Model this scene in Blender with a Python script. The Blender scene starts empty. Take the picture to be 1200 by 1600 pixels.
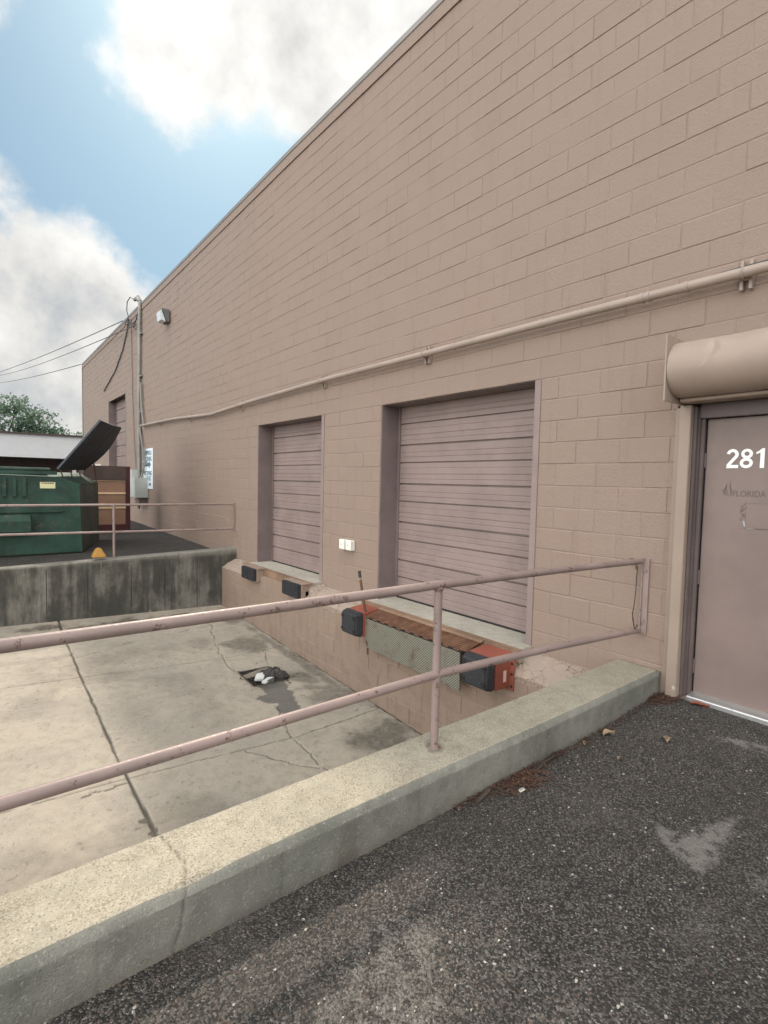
import bpy, bmesh, math, random
import numpy as np
from mathutils import Matrix, Vector
random.seed(7)
S = bpy.context.scene
COL = S.collection
H = 1.68                                   # eye height: z values below are often given relative to the eye
def R(d): return math.radians(d)

# ------------------------------------------------------------------ camera
cam = bpy.data.cameras.new('camera'); co = bpy.data.objects.new('camera', cam); COL.objects.link(co)
cam.sensor_fit = 'HORIZONTAL'; cam.sensor_width = 36; cam.lens = 815.07 / 1200 * 36
cam.clip_start = .05; cam.clip_end = 3000
rt = Vector((0.78177, -0.62317, 0.02210)); up = Vector((0.01839, 0.05847, 0.99812)); fw = Vector((0.62329, 0.77990, -0.05717))
m = Matrix((rt, up, -fw)).transposed().to_4x4(); m.translation = Vector((-4.3193, 0, H))
co.matrix_world = m
S.camera = co

# ------------------------------------------------------------------ light
SUN = Vector((.385, .92, 1.0)).normalized()
S.view_settings.view_transform = 'Standard'; S.view_settings.look = 'None'
S.view_settings.exposure = 0.48; S.view_settings.gamma = 1
sl = bpy.data.lights.new('sun', 'SUN'); so = bpy.data.objects.new('sun', sl); COL.objects.link(so)
sl.energy = 2.8; sl.angle = R(3.0); sl.color = (1, .89, .74)
so.rotation_euler = SUN.to_track_quat('Z', 'Y').to_euler()

class NT:
    """tiny node helper"""
    def __init__(s, tree): s.t = tree; s.n = tree.nodes; s.l = tree.links
    def node(s, ty, **kw):
        n = s.n.new(ty)
        for k, v in kw.items(): setattr(n, k, v)
        return n
    def put(s, sock, v):
        if hasattr(v, 'is_output') or isinstance(v, bpy.types.NodeSocket): s.l.new(v, sock)
        elif isinstance(v, (tuple, list)) and len(v) == 3 and sock.type == 'RGBA': sock.default_value = (*v, 1)
        else: sock.default_value = v
    def math(s, op, a, b=0.0, c=None, clamp=False):
        n = s.node('ShaderNodeMath', operation=op, use_clamp=clamp)
        s.put(n.inputs[0], a); s.put(n.inputs[1], b)
        if c is not None: s.put(n.inputs[2], c)
        return n.outputs[0]
    def vmath(s, op, a, b=None):
        n = s.node('ShaderNodeVectorMath', operation=op)
        s.put(n.inputs[0], a)
        if b is not None: s.put(n.inputs[1], b)
        return n.outputs['Value'] if op in ('DISTANCE', 'LENGTH', 'DOT_PRODUCT') else n.outputs[0]
    def mix(s, f, a, b, mode='MIX'):
        n = s.node('ShaderNodeMix', data_type='RGBA', blend_type=mode)
        s.put(n.inputs[0], f); s.put(n.inputs[6], a); s.put(n.inputs[7], b)
        return n.outputs[2]
    def noise(s, vec, scale, detail=4, rough=.5, out=0, dist=0):
        n = s.node('ShaderNodeTexNoise'); s.put(n.inputs['Vector'], vec)
        n.inputs['Scale'].default_value = scale; n.inputs['Detail'].default_value = detail
        n.inputs['Roughness'].default_value = rough; n.inputs['Distortion'].default_value = dist
        return n.outputs[out]
    def vor(s, vec, scale, feature='F1', out='Distance'):
        n = s.node('ShaderNodeTexVoronoi', feature=feature); s.put(n.inputs['Vector'], vec)
        n.inputs['Scale'].default_value = scale
        return n.outputs[out]
    def step(s, v, a, b, lo=0.0, hi=1.0):
        n = s.node('ShaderNodeMapRange', interpolation_type='SMOOTHSTEP'); s.put(n.inputs[0], v)
        for i, x in zip((1, 2, 3, 4), (a, b, lo, hi)): s.put(n.inputs[i], x)
        return n.outputs[0]
    def lin(s, v, a, b, lo=0.0, hi=1.0):
        n = s.node('ShaderNodeMapRange'); s.put(n.inputs[0], v)
        for i, x in zip((1, 2, 3, 4), (a, b, lo, hi)): s.put(n.inputs[i], x)
        return n.outputs[0]
    def obj(s): return s.node('ShaderNodeTexCoord').outputs['Object']
    def pos(s): return s.node('ShaderNodeNewGeometry').outputs['Position']
    def attr(s, name, out='Fac'): return s.node('ShaderNodeAttribute', attribute_name=name).outputs[out]
    def scale(s, vec, xyz):
        n = s.node('ShaderNodeMapping'); s.put(n.inputs[0], vec); n.inputs['Scale'].default_value = xyz
        return n.outputs[0]

w = bpy.data.worlds.new('World'); S.world = w; w.use_nodes = True
q = NT(w.node_tree); q.n.clear()
sky = q.node('ShaderNodeTexSky', sky_type='NISHITA', sun_disc=False)
sky.sun_elevation = math.asin(SUN.z); sky.sun_rotation = math.atan2(SUN.x, SUN.y)
sky.air_density = 1.3; sky.dust_density = 1.6; sky.ozone_density = 2.5
d = q.node('ShaderNodeTexCoord').outputs['Generated']
warp = q.noise(d, 3.2, 6, .6, out=1)
dw = q.vmath('ADD', d, q.vmath('MULTIPLY', q.vmath('SUBTRACT', warp, (.5, .5, .5)), (.16, .16, .16)))
BLOB = [((.285, .735, .615), .12, 1.), ((.37, .69, .625), .135, 1.), ((.41, .705, .578), .07, .95), ((.233, .781, .579), .09, .8),
        ((.421, .636, .647), .10, 1.), ((.33, .66, .69), .20, 1.), ((.45, .50, .74), .3, 1.), ((.089, .953, .279), .095, 1.), ((.155, .938, .298), .07, 1.),
        ((.122, .963, .24), .16, 1.), ((.02, .954, .28), .10, 1.), ((.20, .945, .262), .075, 1.), ((.05, .99, .10), .22, 1.1), ((.33, .93, .12), .25, 1.),
        ((.04, .915, .40), .05, .5), ((.60, .316, .743), .3, 1.), ((-.05, .83, .62), .13, .8)]
dens = None
for c, r, wt in BLOB:
    v = q.math('MULTIPLY', q.math('SUBTRACT', 1.0, q.math('DIVIDE', q.vmath('DISTANCE', dw, c), r)), wt)
    dens = v if dens is None else q.math('SMOOTH_MAX', dens, v, .18)
fb = q.math('MULTIPLY_ADD', q.noise(d, 22.0, 8, .62), .34, q.math('MULTIPLY', q.noise(d, 6.5, 10, .6), .66))
dens = q.math('ADD', dens, q.math('MULTIPLY', q.math('SUBTRACT', fb, .5), 1.55))
view = q.step(dens, -.06, .40)
# outside the photographed part of the sky: bright broken cloud added as fill light
sep = q.node('ShaderNodeSeparateXYZ'); q.put(sep.inputs[0], d)
fwd = q.vmath('DOT_PRODUCT', d, (.25, .93, .27))
away = q.step(fwd, .72, .35)
oth = q.math('MULTIPLY', q.step(q.noise(d, 2.2, 7, .55), .40, .56), away)
mask = q.math('MAXIMUM', view, oth)
# cloud shading: thick parts greyer, rims toward the sun brighter
off = q.vmath('ADD', d, tuple(SUN * .06))
rim = q.math('SUBTRACT', q.noise(d, 8, 9, .58), q.noise(off, 8, 9, .58))
near = q.math('POWER', q.math('MAXIMUM', q.vmath('DOT_PRODUCT', d, tuple(SUN)), 0.0), 7.0)
body = q.math('MULTIPLY_ADD', rim, .55, q.math('MULTIPLY_ADD', near, .15, q.step(dens, .15, 1.2, .63, .47)))
front = q.math('MULTIPLY', q.step(q.vmath('DOT_PRODUCT', d, (-.80, -.55, .25)), -.2, .6), 2.3)  # extra brightness added to unseen clouds behind the camera, filling the shaded wall
body = q.math('ADD', q.math('MAXIMUM', body, .12), front)
ccol = q.mix(1.0, q.mix(q.step(body, .3, .62), (.84, .92, 1.0), (1.0, .985, .95)), (1, 1, 1), 'MULTIPLY')
cl = q.vmath('SCALE', ccol); cl.node.inputs['Scale'].default_value = 1; q.put(cl.node.inputs['Scale'], body)
skc = q.vmath('MULTIPLY', sky.outputs[0], (.033, .047, .053))
hz = q.step(sep.outputs[2], .22, .0)
skc = q.mix(q.math('MULTIPLY', hz, .7), skc, (.50, .56, .58))
skc = q.mix(.13, skc, (.62, .70, .72))
fin = q.mix(mask, skc, cl)
bg = q.node('ShaderNodeBackground'); q.put(bg.inputs[0], fin); bg.inputs[1].default_value = 1.0
wo = q.node('ShaderNodeOutputWorld'); q.l.new(bg.outputs[0], wo.inputs[0])

# ------------------------------------------------------------------ materials
def mat(name, base=(.5, .5, .5), rough=.6, metal=0.0, spec=.5):
    m = bpy.data.materials.new(name); m.use_nodes = True
    k = NT(m.node_tree); b = m.node_tree.nodes['Principled BSDF']
    b.inputs['Base Color'].default_value = (*base, 1); b.inputs['Roughness'].default_value = rough
    b.inputs['Metallic'].default_value = metal; b.inputs['Specular IOR Level'].default_value = spec
    return m, k, b
def bump(k, b, h, strength=.4, dist=.01):
    n = k.node('ShaderNodeBump'); n.inputs['Strength'].default_value = strength; n.inputs['Distance'].default_value = dist
    k.put(n.inputs['Height'], h); k.l.new(n.outputs[0], b.inputs['Normal'])
def painted(name, base, rough=.5, wear=(.12, .07, .05), amt=.5, sc=9.0, var=.12, spec=.4, metal=0, bstr=.15):
    """paint with slight tone variation, grime and chipped specks of a second colour"""
    m, k, b = mat(name, base, rough, metal, spec); p = k.pos()
    t = k.noise(p, 2.3, 5, .6); f = k.noise(p, sc * 5, 4, .65)
    c = k.mix(k.step(t, .3, .7), tuple(x * (1 - var) for x in base), tuple(min(1, x * (1 + var)) for x in base))
    chip = k.math('MULTIPLY', k.step(k.noise(p, sc, 6, .7), .66 - .1 * amt, .72 - .1 * amt), k.step(f, .42, .55))
    c = k.mix(k.math('MULTIPLY', chip, .85 if amt > 0 else 0.0), c, wear)
    k.put(b.inputs['Base Color'], c)
    k.put(b.inputs['Roughness'], k.lin(f, .3, .7, rough - .08, min(1, rough + .12)))
    bump(k, b, f, bstr, .003)
    return m

WALLC = (.285, .213, .172)
def wall_mat(name, base, dirt=0.0):
    m, k, b = mat(name, base, .52, 0, .38); p = k.pos()
    rnd = k.attr('rnd'); rgh = k.attr('rgh')
    big = k.noise(p, .55, 4, .6); mid = k.noise(p, 3.1, 5, .6)
    fine = k.noise(p, 150, 4, .7); pores = k.vor(p, 260); grit = k.noise(p, 55, 4, .75)
    c = k.mix(k.math('MULTIPLY', big, 1.0), tuple(x * .93 for x in base), tuple(x * 1.06 for x in base))
    c = k.mix(k.step(rnd, 0, 1), c, tuple(x * y for x, y in zip(base, (1.006, .997, .995))))
    c = k.mix(k.math('MULTIPLY', k.step(fine, .34, .56, 1, 0), k.math('MULTIPLY_ADD', rgh, .05, .24)), c, tuple(x * .55 for x in base))
    c = k.mix(k.math('MULTIPLY', k.step(grit, .56, .70), k.math('MULTIPLY_ADD', rgh, .10, .22)), c, tuple(min(1, x * 1.22) for x in base))
    c = k.mix(k.step(k.noise(k.scale(p, (1, .5, 1)), 1.7, 5, .65), .52, .72, 0, .22), c, (base[0] * 1.02, base[1] * .90, base[2] * .84))
    c = k.mix(k.step(mid, .55, .8, 0, .35), c, (base[0] * .83, base[1] * .80, base[2] * .82))
    z = k.node('ShaderNodeSeparateXYZ'); k.put(z.inputs[0], p)
    # drips and rain streaks
    st = k.noise(k.scale(p, (9, 9, .7)), 1.0, 5, .65)
    c = k.mix(k.step(st, .52, .78, 0, .34 + dirt * .4), c, (base[0] * .66, base[1] * .62, base[2] * .60))
    # small scrapes in the paint
    sc = k.math('MULTIPLY', k.step(k.noise(p, 14, 4, .7), .70, .74), k.step(k.noise(p, 70, 3), .5, .6))
    c = k.mix(k.math('MULTIPLY', sc, .6), c, (.11, .07, .05))
    if dirt:
        low = k.math('MULTIPLY', k.step(z.outputs[2], .1, -1.2), k.step(k.noise(p, 5.5, 6, .65), .42, .66))
        c = k.mix(k.math('MULTIPLY', low, .5 * dirt), c, (.16, .125, .10))
        gr = k.step(k.noise(k.scale(p, (1, 1.3, 1)), 9, 5, .7), .6, .7)
        c = k.mix(k.math('MULTIPLY', gr, .25), c, (.42, .30, .25))
    k.put(b.inputs['Base Color'], c)
    h = k.math('MULTIPLY_ADD', fine, k.math('MULTIPLY_ADD', rgh, .22, .68), k.math('MULTIPLY', k.step(pores, .0, .35), .15))
    h = k.math('ADD', h, k.math('MULTIPLY', k.noise(p, 38, 3, .6), .8))
    bump(k, b, h, .85, .006)
    k.put(b.inputs['Roughness'], k.lin(fine, .3, .7, .44, .62))
    return m
M_wall = wall_mat('painted_block', WALLC)
M_found = wall_mat('painted_foundation', (.285, .212, .165), 1.0)
M_wash = wall_mat('mortar_wash', (.33, .265, .215), .6)
def crackle(m):
    k = NT(m.node_tree); b = m.node_tree.nodes['Principled BSDF']; p = k.pos(); src = b.inputs['Base Color'].links[0].from_socket
    wv = k.vmath('ADD', p, k.vmath('MULTIPLY', k.noise(p, 9, 4, .6, out=1), (.08, .08, .08)))
    e = k.vor(wv, 11, 'DISTANCE_TO_EDGE'); on = k.step(k.noise(p, 3, 3, .6), .36, .5)
    c = k.mix(k.math('MULTIPLY', k.step(e, .03, .008), on), src, (.07, .045, .03))
    c = k.mix(k.math('MULTIPLY', k.step(k.noise(p, 8, 5, .7), .62, .66), .7), c, (.38, .31, .24))
    k.put(b.inputs['Base Color'], c)
crackle(M_wash)
M_jamb = painted('shaded_jamb_paint', (.170, .132, .128), .5, (.16, .1, .08), .2, 6)  # frame mauve, darkened to carry the shade inside the door recesses
M_door = painted('dock_door_paint', (.248, .190, .176), .5, (.2, .13, .11), .25, 7, .10)
M_entry = painted('entrance_door_paint', (.205, .155, .139), .42, (.15, .115, .10), .12, 5, .09, bstr=.12)
M_hood = painted('shutter_paint', (.315, .245, .20), .48, (.2, .13, .1), .1, 5, .07)
M_guide = painted('guide_paint', (.30, .235, .19), .45, (.6, .55, .45), .05, 6, .05)
M_frame = painted('shaded_frame_paint', (.115, .088, .084), .5, (.25, .18, .16), .2, 5)  # frame tone lowered to paint in the shadow under the shutter hood
M_pipe = painted('pipe_paint', (.33, .265, .225), .42, (.14, .1, .08), .15, 12, .07)
M_rail = painted('railing_paint', (.250, .188, .172), .46, (.085, .04, .025), .95, 15, .16, spec=.45, bstr=.35)
M_steel = painted('galvanised_steel', (.26, .26, .25), .55, (.16, .10, .07), .7, 8, .2, metal=.2)
M_rust = painted('rusty_steel', (.105, .055, .035), .8, (.09, .045, .03), 1.0, 9, .35, bstr=.5)
M_chan = painted('dock_edge_steel', (.235, .15, .10), .7, (.12, .07, .045), 1.0, 7, .25, bstr=.4)
M_red = painted('orange_red_paint', (.24, .068, .045), .6, (.12, .06, .035), .8, 8, .2, bstr=.25)
M_dark = mat('dark_gap', (.015, .013, .012), .9)[0]
M_white = mat('white_plastic', (.78, .77, .70), .45)[0]
M_alu = painted('aluminium', (.50, .50, .50), .42, (.2, .2, .2), .3, 20, .1, metal=.8)
M_num = mat('white_vinyl', (.9, .9, .9), .5)[0]
M_ghost = mat('ghost_lettering', (.115, .085, .075), .5)[0]
M_cop = painted('coping_metal', (.27, .25, .23), .35, (.3, .3, .3), 0, 3, .06, metal=.3)
M_green = painted('dumpster_green', (.019, .052, .038), .6, (.075, .07, .055), .9, 5, .35, bstr=.4)
M_greend = painted('dumpster_end_green', (.05, .062, .052), .6, (.12, .09, .06), 1.0, 4, .3, bstr=.3)
M_lid = painted('black_plastic_lid', (.026, .036, .048), .5, (.05, .06, .07), .3, 3, .2)
M_yel = painted('yellow_paint', (.33, .17, .03), .5, (.25, .15, .05), .3, 25, .12)
M_tan = painted('tan_panel', (.25, .145, .095), .6, (.25, .14, .1), .1, 4, .1)
M_maroon = painted('maroon_paint', (.06, .014, .016), .5, (.05, .02, .02), .3, 4, .2)
M_brownd = painted('dark_brown_panel', (.06, .04, .033), .6, (.03, .02, .02), .3, 4, .2)
M_grbox = painted('grey_enclosure', (.43, .45, .42), .45, (.25, .24, .22), .3, 6, .08)
M_wire = mat('black_cable', (.07, .07, .075), .6)[0]
M_fascia = painted('white_fascia', (.50, .51, .52), .6, (.35, .34, .33), .1, 1.2, .04)

def rubber():
    m, k, b = mat('black_rubber', (.022, .024, .028), .7); p = k.pos()
    n = k.noise(p, 60, 5, .7)
    k.put(b.inputs['Base Color'], k.mix(k.step(n, .5, .75), (.017, .018, .022), (.085, .09, .095)))
    k.put(b.inputs['Roughness'], k.lin(n, .3, .7, .5, .85)); bump(k, b, n, .5, .004); return m
M_rub = rubber()
def tread(name, rusty):
    """diamond tread plate: short raised bars at alternating angles"""
    m, k, b = mat(name, (.3, .3, .28), .55, .35); p = k.obj()
    s = k.node('ShaderNodeSeparateXYZ'); k.put(s.inputs[0], p)
    u = k.math('MULTIPLY', s.outputs[1], 36.0); v = k.math('MULTIPLY', s.outputs[0 if rusty else 2], 36.0)
    if not rusty: v = k.math('ADD', v, k.math('MULTIPLY', u, .9))
    a = k.math('SINE', k.math('MULTIPLY', v, math.tau)); c2 = k.math('SINE', k.math('MULTIPLY', u, math.tau))
    bar = k.math('MULTIPLY', k.step(a, -.1, .5), k.step(k.math('ABSOLUTE', c2), .0, .3, .25, 1))
    n = k.noise(p, 7, 6, .65)
    if rusty: c = k.mix(k.step(n, .35, .7), (.16, .062, .030), (.34, .175, .095))
    else: c = k.mix(k.step(n, .5, .72), (.33, .32, .26), (.20, .12, .07))
    c = k.mix(k.step(bar, .3, .8, .8, 0), c, (.07, .04, .028) if rusty else (.10, .10, .08))
    k.put(b.inputs['Base Color'], c); bump(k, b, bar, .8, .006); return m
M_treadr = tread('rusty_tread_plate', True); M_treadg = tread('grey_tread_plate', False)

def concrete(name, a, bb, agg=0.0, streak=0.0, attr=True, bs=.35):
    m, k, b = mat(name, a, .82, 0, .3); p = k.pos()
    n1 = k.noise(p, 1.1, 6, .62); n2 = k.noise(p, 9, 6, .6); n3 = k.noise(p, 150, 3, .6)
    c = k.mix(k.step(n1, .3, .7), a, bb)
    c = k.mix(k.step(n2, .42, .72, 0, .42), c, tuple(x * .66 for x in a))
    c = k.mix(k.step(k.noise(p, 3.3, 6, .7), .50, .70, 0, .35), c, tuple(x * .70 for x in a))
    c = k.mix(k.step(n3, .52, .7, 0, .35), c, tuple(x * .5 for x in a))
    sp = k.math('MULTIPLY', k.step(k.noise(p, 95, 2, .5), .61, .66), .4)
    c = k.mix(sp, c, tuple(min(1, x * 1.4) for x in bb))
    if agg:
        vc = k.vor(p, 190, out='Color'); vs = k.node('ShaderNodeSeparateColor'); k.put(vs.inputs[0], vc)
        pat = k.math('MULTIPLY', k.step(k.noise(p, 5, 6, .7), .34, .70, .15, 1), k.step(vs.outputs[0], .50, .70))
        c = k.mix(k.math('MULTIPLY', pat, .75 * agg), c, (.15, .108, .066))
        c = k.mix(k.math('MULTIPLY', k.step(vs.outputs[1], .9, .93), .6 * agg), c, (.06, .055, .05))
    if streak:
        z = k.node('ShaderNodeSeparateXYZ'); k.put(z.inputs[0], p)
        b1 = k.noise(k.scale(p, (1.0, 1.0, .55)), 2.0, 8, .66); s1 = k.noise(k.scale(p, (5, 5, .5)), 1.3, 7, .7); s2 = k.noise(k.scale(p, (16, 16, 1.1)), 1, 6, .65)
        topb = k.step(z.outputs[2], .10, .22)                                   # rain-washed cap stays paler
        dk = k.math('MULTIPLY', k.step(k.math('ADD', k.math('MULTIPLY', b1, .65), k.math('MULTIPLY', s1, .35)), .36, .56, .25, 1.0), k.math('SUBTRACT', 1.0, k.math('MULTIPLY', topb, .8)))
        c = k.mix(k.math('MULTIPLY', dk, .93 * streak), c, (.040, .040, .034))
        c = k.mix(k.step(s2, .50, .75, 0, .4 * streak), c, (.03, .03, .026))
        c = k.mix(k.math('MULTIPLY', k.step(k.noise(k.scale(p, (11, 11, .45)), 1, 6, .75), .60, .68), k.step(n2, .4, .6, .2, .8)), c, (.24, .235, .20))
    if attr:
        c = k.mix(k.attr('stain'), c, (.075, .062, .048))
        c = k.mix(k.math('MULTIPLY', k.attr('patch'), k.step(n3, .35, .6, .8, 1)), c, (.075, .075, .072))
        c = k.mix(k.math('MULTIPLY', k.attr('crack'), .88), c, (.04, .034, .028))
    k.put(b.inputs['Base Color'], c)
    bump(k, b, k.math('ADD', n3, k.math('MULTIPLY', n2, 1.5)), bs, .006); return m
M_pit = concrete('bay_concrete', (.290, .262, .220), (.358, .316, .256), bs=1.0)
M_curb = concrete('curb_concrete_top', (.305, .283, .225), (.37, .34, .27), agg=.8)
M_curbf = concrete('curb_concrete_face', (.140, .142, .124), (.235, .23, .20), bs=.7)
M_ret = concrete('stained_concrete', (.215, .205, .178), (.27, .255, .22), streak=1.0)
M_sill = concrete('sill_concrete', (.36, .34, .29), (.44, .41, .35), agg=.35, attr=False)

def asphalt(name, light=1.0):
    m, k, b = mat(name, (.05, .048, .045), .85, 0, .35); p = k.pos()
    wv = k.vmath('ADD', p, k.vmath('MULTIPLY', k.noise(p, 60, 2, .5, out=1), (.006, .006, .006)))
    v = k.node('ShaderNodeTexVoronoi'); k.put(v.inputs['Vector'], wv); v.inputs['Scale'].default_value = 140
    s = k.node('ShaderNodeSeparateColor'); k.put(s.inputs[0], v.outputs['Color'])
    v2 = k.node('ShaderNodeTexVoronoi'); k.put(v2.inputs['Vector'], wv); v2.inputs['Scale'].default_value = 50
    s2 = k.node('ShaderNodeSeparateColor'); k.put(s2.inputs[0], v2.outputs['Color'])
    n = k.noise(p, .9, 6, .65); n2 = k.noise(p, 5, 5, .6)
    tone = k.step(s.outputs[0], .30, 1.0)
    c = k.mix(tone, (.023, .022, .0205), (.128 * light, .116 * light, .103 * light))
    c = k.mix(k.step(s.outputs[1], .90, .96, 0, .8), c, (.27, .26, .245))
    c = k.mix(k.step(s.outputs[2], .95, .97, 0, .6), c, (.14, .075, .05))
    big = k.math('MULTIPLY', k.step(s2.outputs[0], .965, .97), k.step(v2.outputs['Distance'], .36, .26))
    c = k.mix(big, c, (.5, .49, .46))
    gap = k.step(v.outputs['Distance'], .42, .70, 0, .5)
    c = k.mix(gap, c, (.013, .012, .011))
    c = k.mix(k.step(n, .35, .7, .0, .3), c, (.032, .03, .028))
    c = k.mix(k.math('MULTIPLY', k.step(k.noise(p, 2.4, 5, .7), .5, .72), .3), c, (.11, .10, .088))
    c = k.mix(k.step(n2, .55, .8, 0, .22), c, (.17, .155, .135))
    f = k.noise(p, 75, 5, .7)
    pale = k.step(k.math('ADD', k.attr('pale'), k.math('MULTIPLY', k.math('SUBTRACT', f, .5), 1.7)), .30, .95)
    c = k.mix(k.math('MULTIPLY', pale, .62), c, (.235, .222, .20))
    k.put(b.inputs['Base Color'], c)
    bump(k, b, k.math('ADD', k.math('MULTIPLY', k.step(v.outputs['Distance'], .0, .7, 1, 0), k.math('MULTIPLY_ADD', s.outputs[1], .8, .3)), k.math('MULTIPLY', big, 1.2)), .9, .007)
    return m
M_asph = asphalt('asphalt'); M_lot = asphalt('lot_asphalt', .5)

# ------------------------------------------------------------------ object helpers
def org(o):
    v = Vector((0, 0, 0))
    while o is not None: v += o.location; o = o.parent
    return v
def tag(o, label=None, cat=None, group=None, kind=None):
    if label: o['label'] = label
    if cat: o['category'] = cat
    if group: o['group'] = group
    if kind: o['kind'] = kind
    return o
def empty(name, loc, label, cat, group=None):
    o = bpy.data.objects.new(name, None); COL.objects.link(o); o.location = loc; o.empty_display_size = .1
    return tag(o, label, cat, group)
def islands(v, f):
    p = list(range(len(v)))
    def fd(i):
        while p[i] != i: p[i] = p[p[i]]; i = p[i]
        return i
    for q_ in f:
        for i in q_[1:]: p[fd(i)] = fd(q_[0])
    g = {}
    for q_ in f: g.setdefault(fd(q_[0]), []).append(q_)
    return list(g.values())
class MB:
    def each(s, name, mt, parent=None, **kw):
        o = None
        for fs in islands(s.v, s.f):
            ids = sorted({i for q_ in fs for i in q_}); mp = {a: n for n, a in enumerate(ids)}
            m_ = MB(); m_.v = [s.v[i] for i in ids]; m_.f = [tuple(mp[i] for i in q_) for q_ in fs]
            o = m_.build(name, mt, parent, **kw)
        return o
    def __init__(s): s.v = []; s.f = []
    def add(s, vs, fs):
        b = len(s.v); s.v += [tuple(x) for x in vs]; s.f += [tuple(i + b for i in f) for f in fs]; return s
    def box(s, x0, x1, y0, y1, z0, z1):
        return s.add([(x0, y0, z0), (x1, y0, z0), (x1, y1, z0), (x0, y1, z0), (x0, y0, z1), (x1, y0, z1), (x1, y1, z1), (x0, y1, z1)],
                     [(0, 3, 2, 1), (4, 5, 6, 7), (0, 1, 5, 4), (1, 2, 6, 5), (2, 3, 7, 6), (3, 0, 4, 7)])
    def hexa(s, p8): return s.add(p8, [(0, 3, 2, 1), (4, 5, 6, 7), (0, 1, 5, 4), (1, 2, 6, 5), (2, 3, 7, 6), (3, 0, 4, 7)])
    def tube(s, pts, r, n=12, cap=True):
        P = [Vector(p) for p in pts]; rr = r if isinstance(r, (list, tuple)) else [r] * len(P); b = len(s.v)
        prev = None
        for i, p in enumerate(P):
            t = (P[min(i + 1, len(P) - 1)] - P[max(i - 1, 0)]).normalized()
            if prev is None: a = t.orthogonal().normalized()
            else: a = (prev - t * prev.dot(t)).normalized()
            prev = a; c = t.cross(a)
            for j in range(n):
                an = math.tau * j / n; s.v.append(tuple(p + (a * math.cos(an) + c * math.sin(an)) * rr[i]))
        for i in range(len(P) - 1):
            for j in range(n):
                s.f.append((b + i * n + j, b + i * n + (j + 1) % n, b + (i + 1) * n + (j + 1) % n, b + (i + 1) * n + j))
        if cap:
            s.f.append(tuple(b + j for j in reversed(range(n)))); s.f.append(tuple(b + (len(P) - 1) * n + j for j in range(n)))
        return s
    def prism(s, poly, f, d0, d1):
        """poly: 2-D points; f(u, v, d) -> xyz"""
        n = len(poly)
        return s.add([f(u, v, d0) for u, v in poly] + [f(u, v, d1) for u, v in poly],
                     [tuple(range(n))[::-1], tuple(range(n, 2 * n))] + [(i, (i + 1) % n, n + (i + 1) % n, n + i) for i in range(n)])
    def build(s, name, mt, parent=None, smooth=False, bevel=0, seg=2, origin=None):
        me = bpy.data.meshes.new(name)
        if parent is not None: O = org(parent)
        elif origin is not None: O = Vector(origin)
        else:
            a = np.array(s.v); O = Vector(((a[:, 0].min() + a[:, 0].max()) / 2, (a[:, 1].min() + a[:, 1].max()) / 2, a[:, 2].min()))
        me.from_pydata([(x - O.x, y - O.y, z - O.z) for x, y, z in s.v], [], s.f)
        bm = bmesh.new(); bm.from_mesh(me)
        bmesh.ops.recalc_face_normals(bm, faces=bm.faces)
        if bevel:
            ed = [e for e in bm.edges if len(e.link_faces) == 2 and e.calc_face_angle(0) > .5]
            bmesh.ops.bevel(bm, geom=ed, offset=bevel, segments=seg, affect='EDGES', clamp_overlap=True)
        bm.to_mesh(me); bm.free(); me.materials.append(mt)
        if smooth:
            me.polygons.foreach_set('use_smooth', [True] * len(me.polygons))
            me.set_sharp_from_angle(angle=R(38))
        o = bpy.data.objects.new(name, me); COL.objects.link(o)
        if parent is not None: o.parent = parent
        else: o.location = O
        return o
def dup(root, off, label=None):
    c = root.copy(); COL.objects.link(c); c.location = root.location + Vector(off)
    if label: c['label'] = label
    for ch in root.children:
        k = ch.copy(); COL.objects.link(k); k.parent = c
        for g in ch.children:
            j = g.copy(); COL.objects.link(j); j.parent = k
    return c
def text_mesh(body, size, extrude, off, place, name, mt, parent, spacing=1.0, align='CENTER', sx=1.0):
    cu = bpy.data.curves.new(name, 'FONT'); cu.body = body; cu.size = size; cu.offset = off; cu.extrude = extrude
    cu.align_x = align; cu.space_character = spacing; cu.resolution_u = 4
    t = bpy.data.objects.new(name, cu); COL.objects.link(t)
    bpy.context.view_layer.update()
    me = t.evaluated_get(bpy.context.evaluated_depsgraph_get()).to_mesh()
    mb = MB(); mb.v = [place(v.co.x * sx, v.co.y, v.co.z) for v in me.vertices]; mb.f = [tuple(p.vertices) for p in me.polygons]
    t.to_mesh_clear(); bpy.data.objects.remove(t); bpy.data.curves.remove(cu)
    return mb.build(name, mt, parent)

# numpy value noise for built-in relief and wear maps
def vnoise(x, y, sc, seed=0, oct=4):
    out = np.zeros_like(x); amp = 1; tot = 0
    for o in range(oct):
        X = x * sc * 2 ** o + seed * 17.3; Y = y * sc * 2 ** o + seed * 9.7
        xi = np.floor(X).astype(np.int64); yi = np.floor(Y).astype(np.int64); fx = X - xi; fy = Y - yi
        fx = fx * fx * (3 - 2 * fx); fy = fy * fy * (3 - 2 * fy)
        def h(a, b):
            n = (a * 374761393 + b * 668265263 + seed * 1442695) & 0x7fffffff
            n = ((n ^ (n >> 13)) * 1274126177) & 0x7fffffff
            return ((n ^ (n >> 16)) & 0xffff) / 65535.
        v = (h(xi, yi) * (1 - fx) + h(xi + 1, yi) * fx) * (1 - fy) + (h(xi, yi + 1) * (1 - fx) + h(xi + 1, yi + 1) * fx) * fy
        out += v * amp; tot += amp; amp *= .5
    return out / tot
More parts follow.
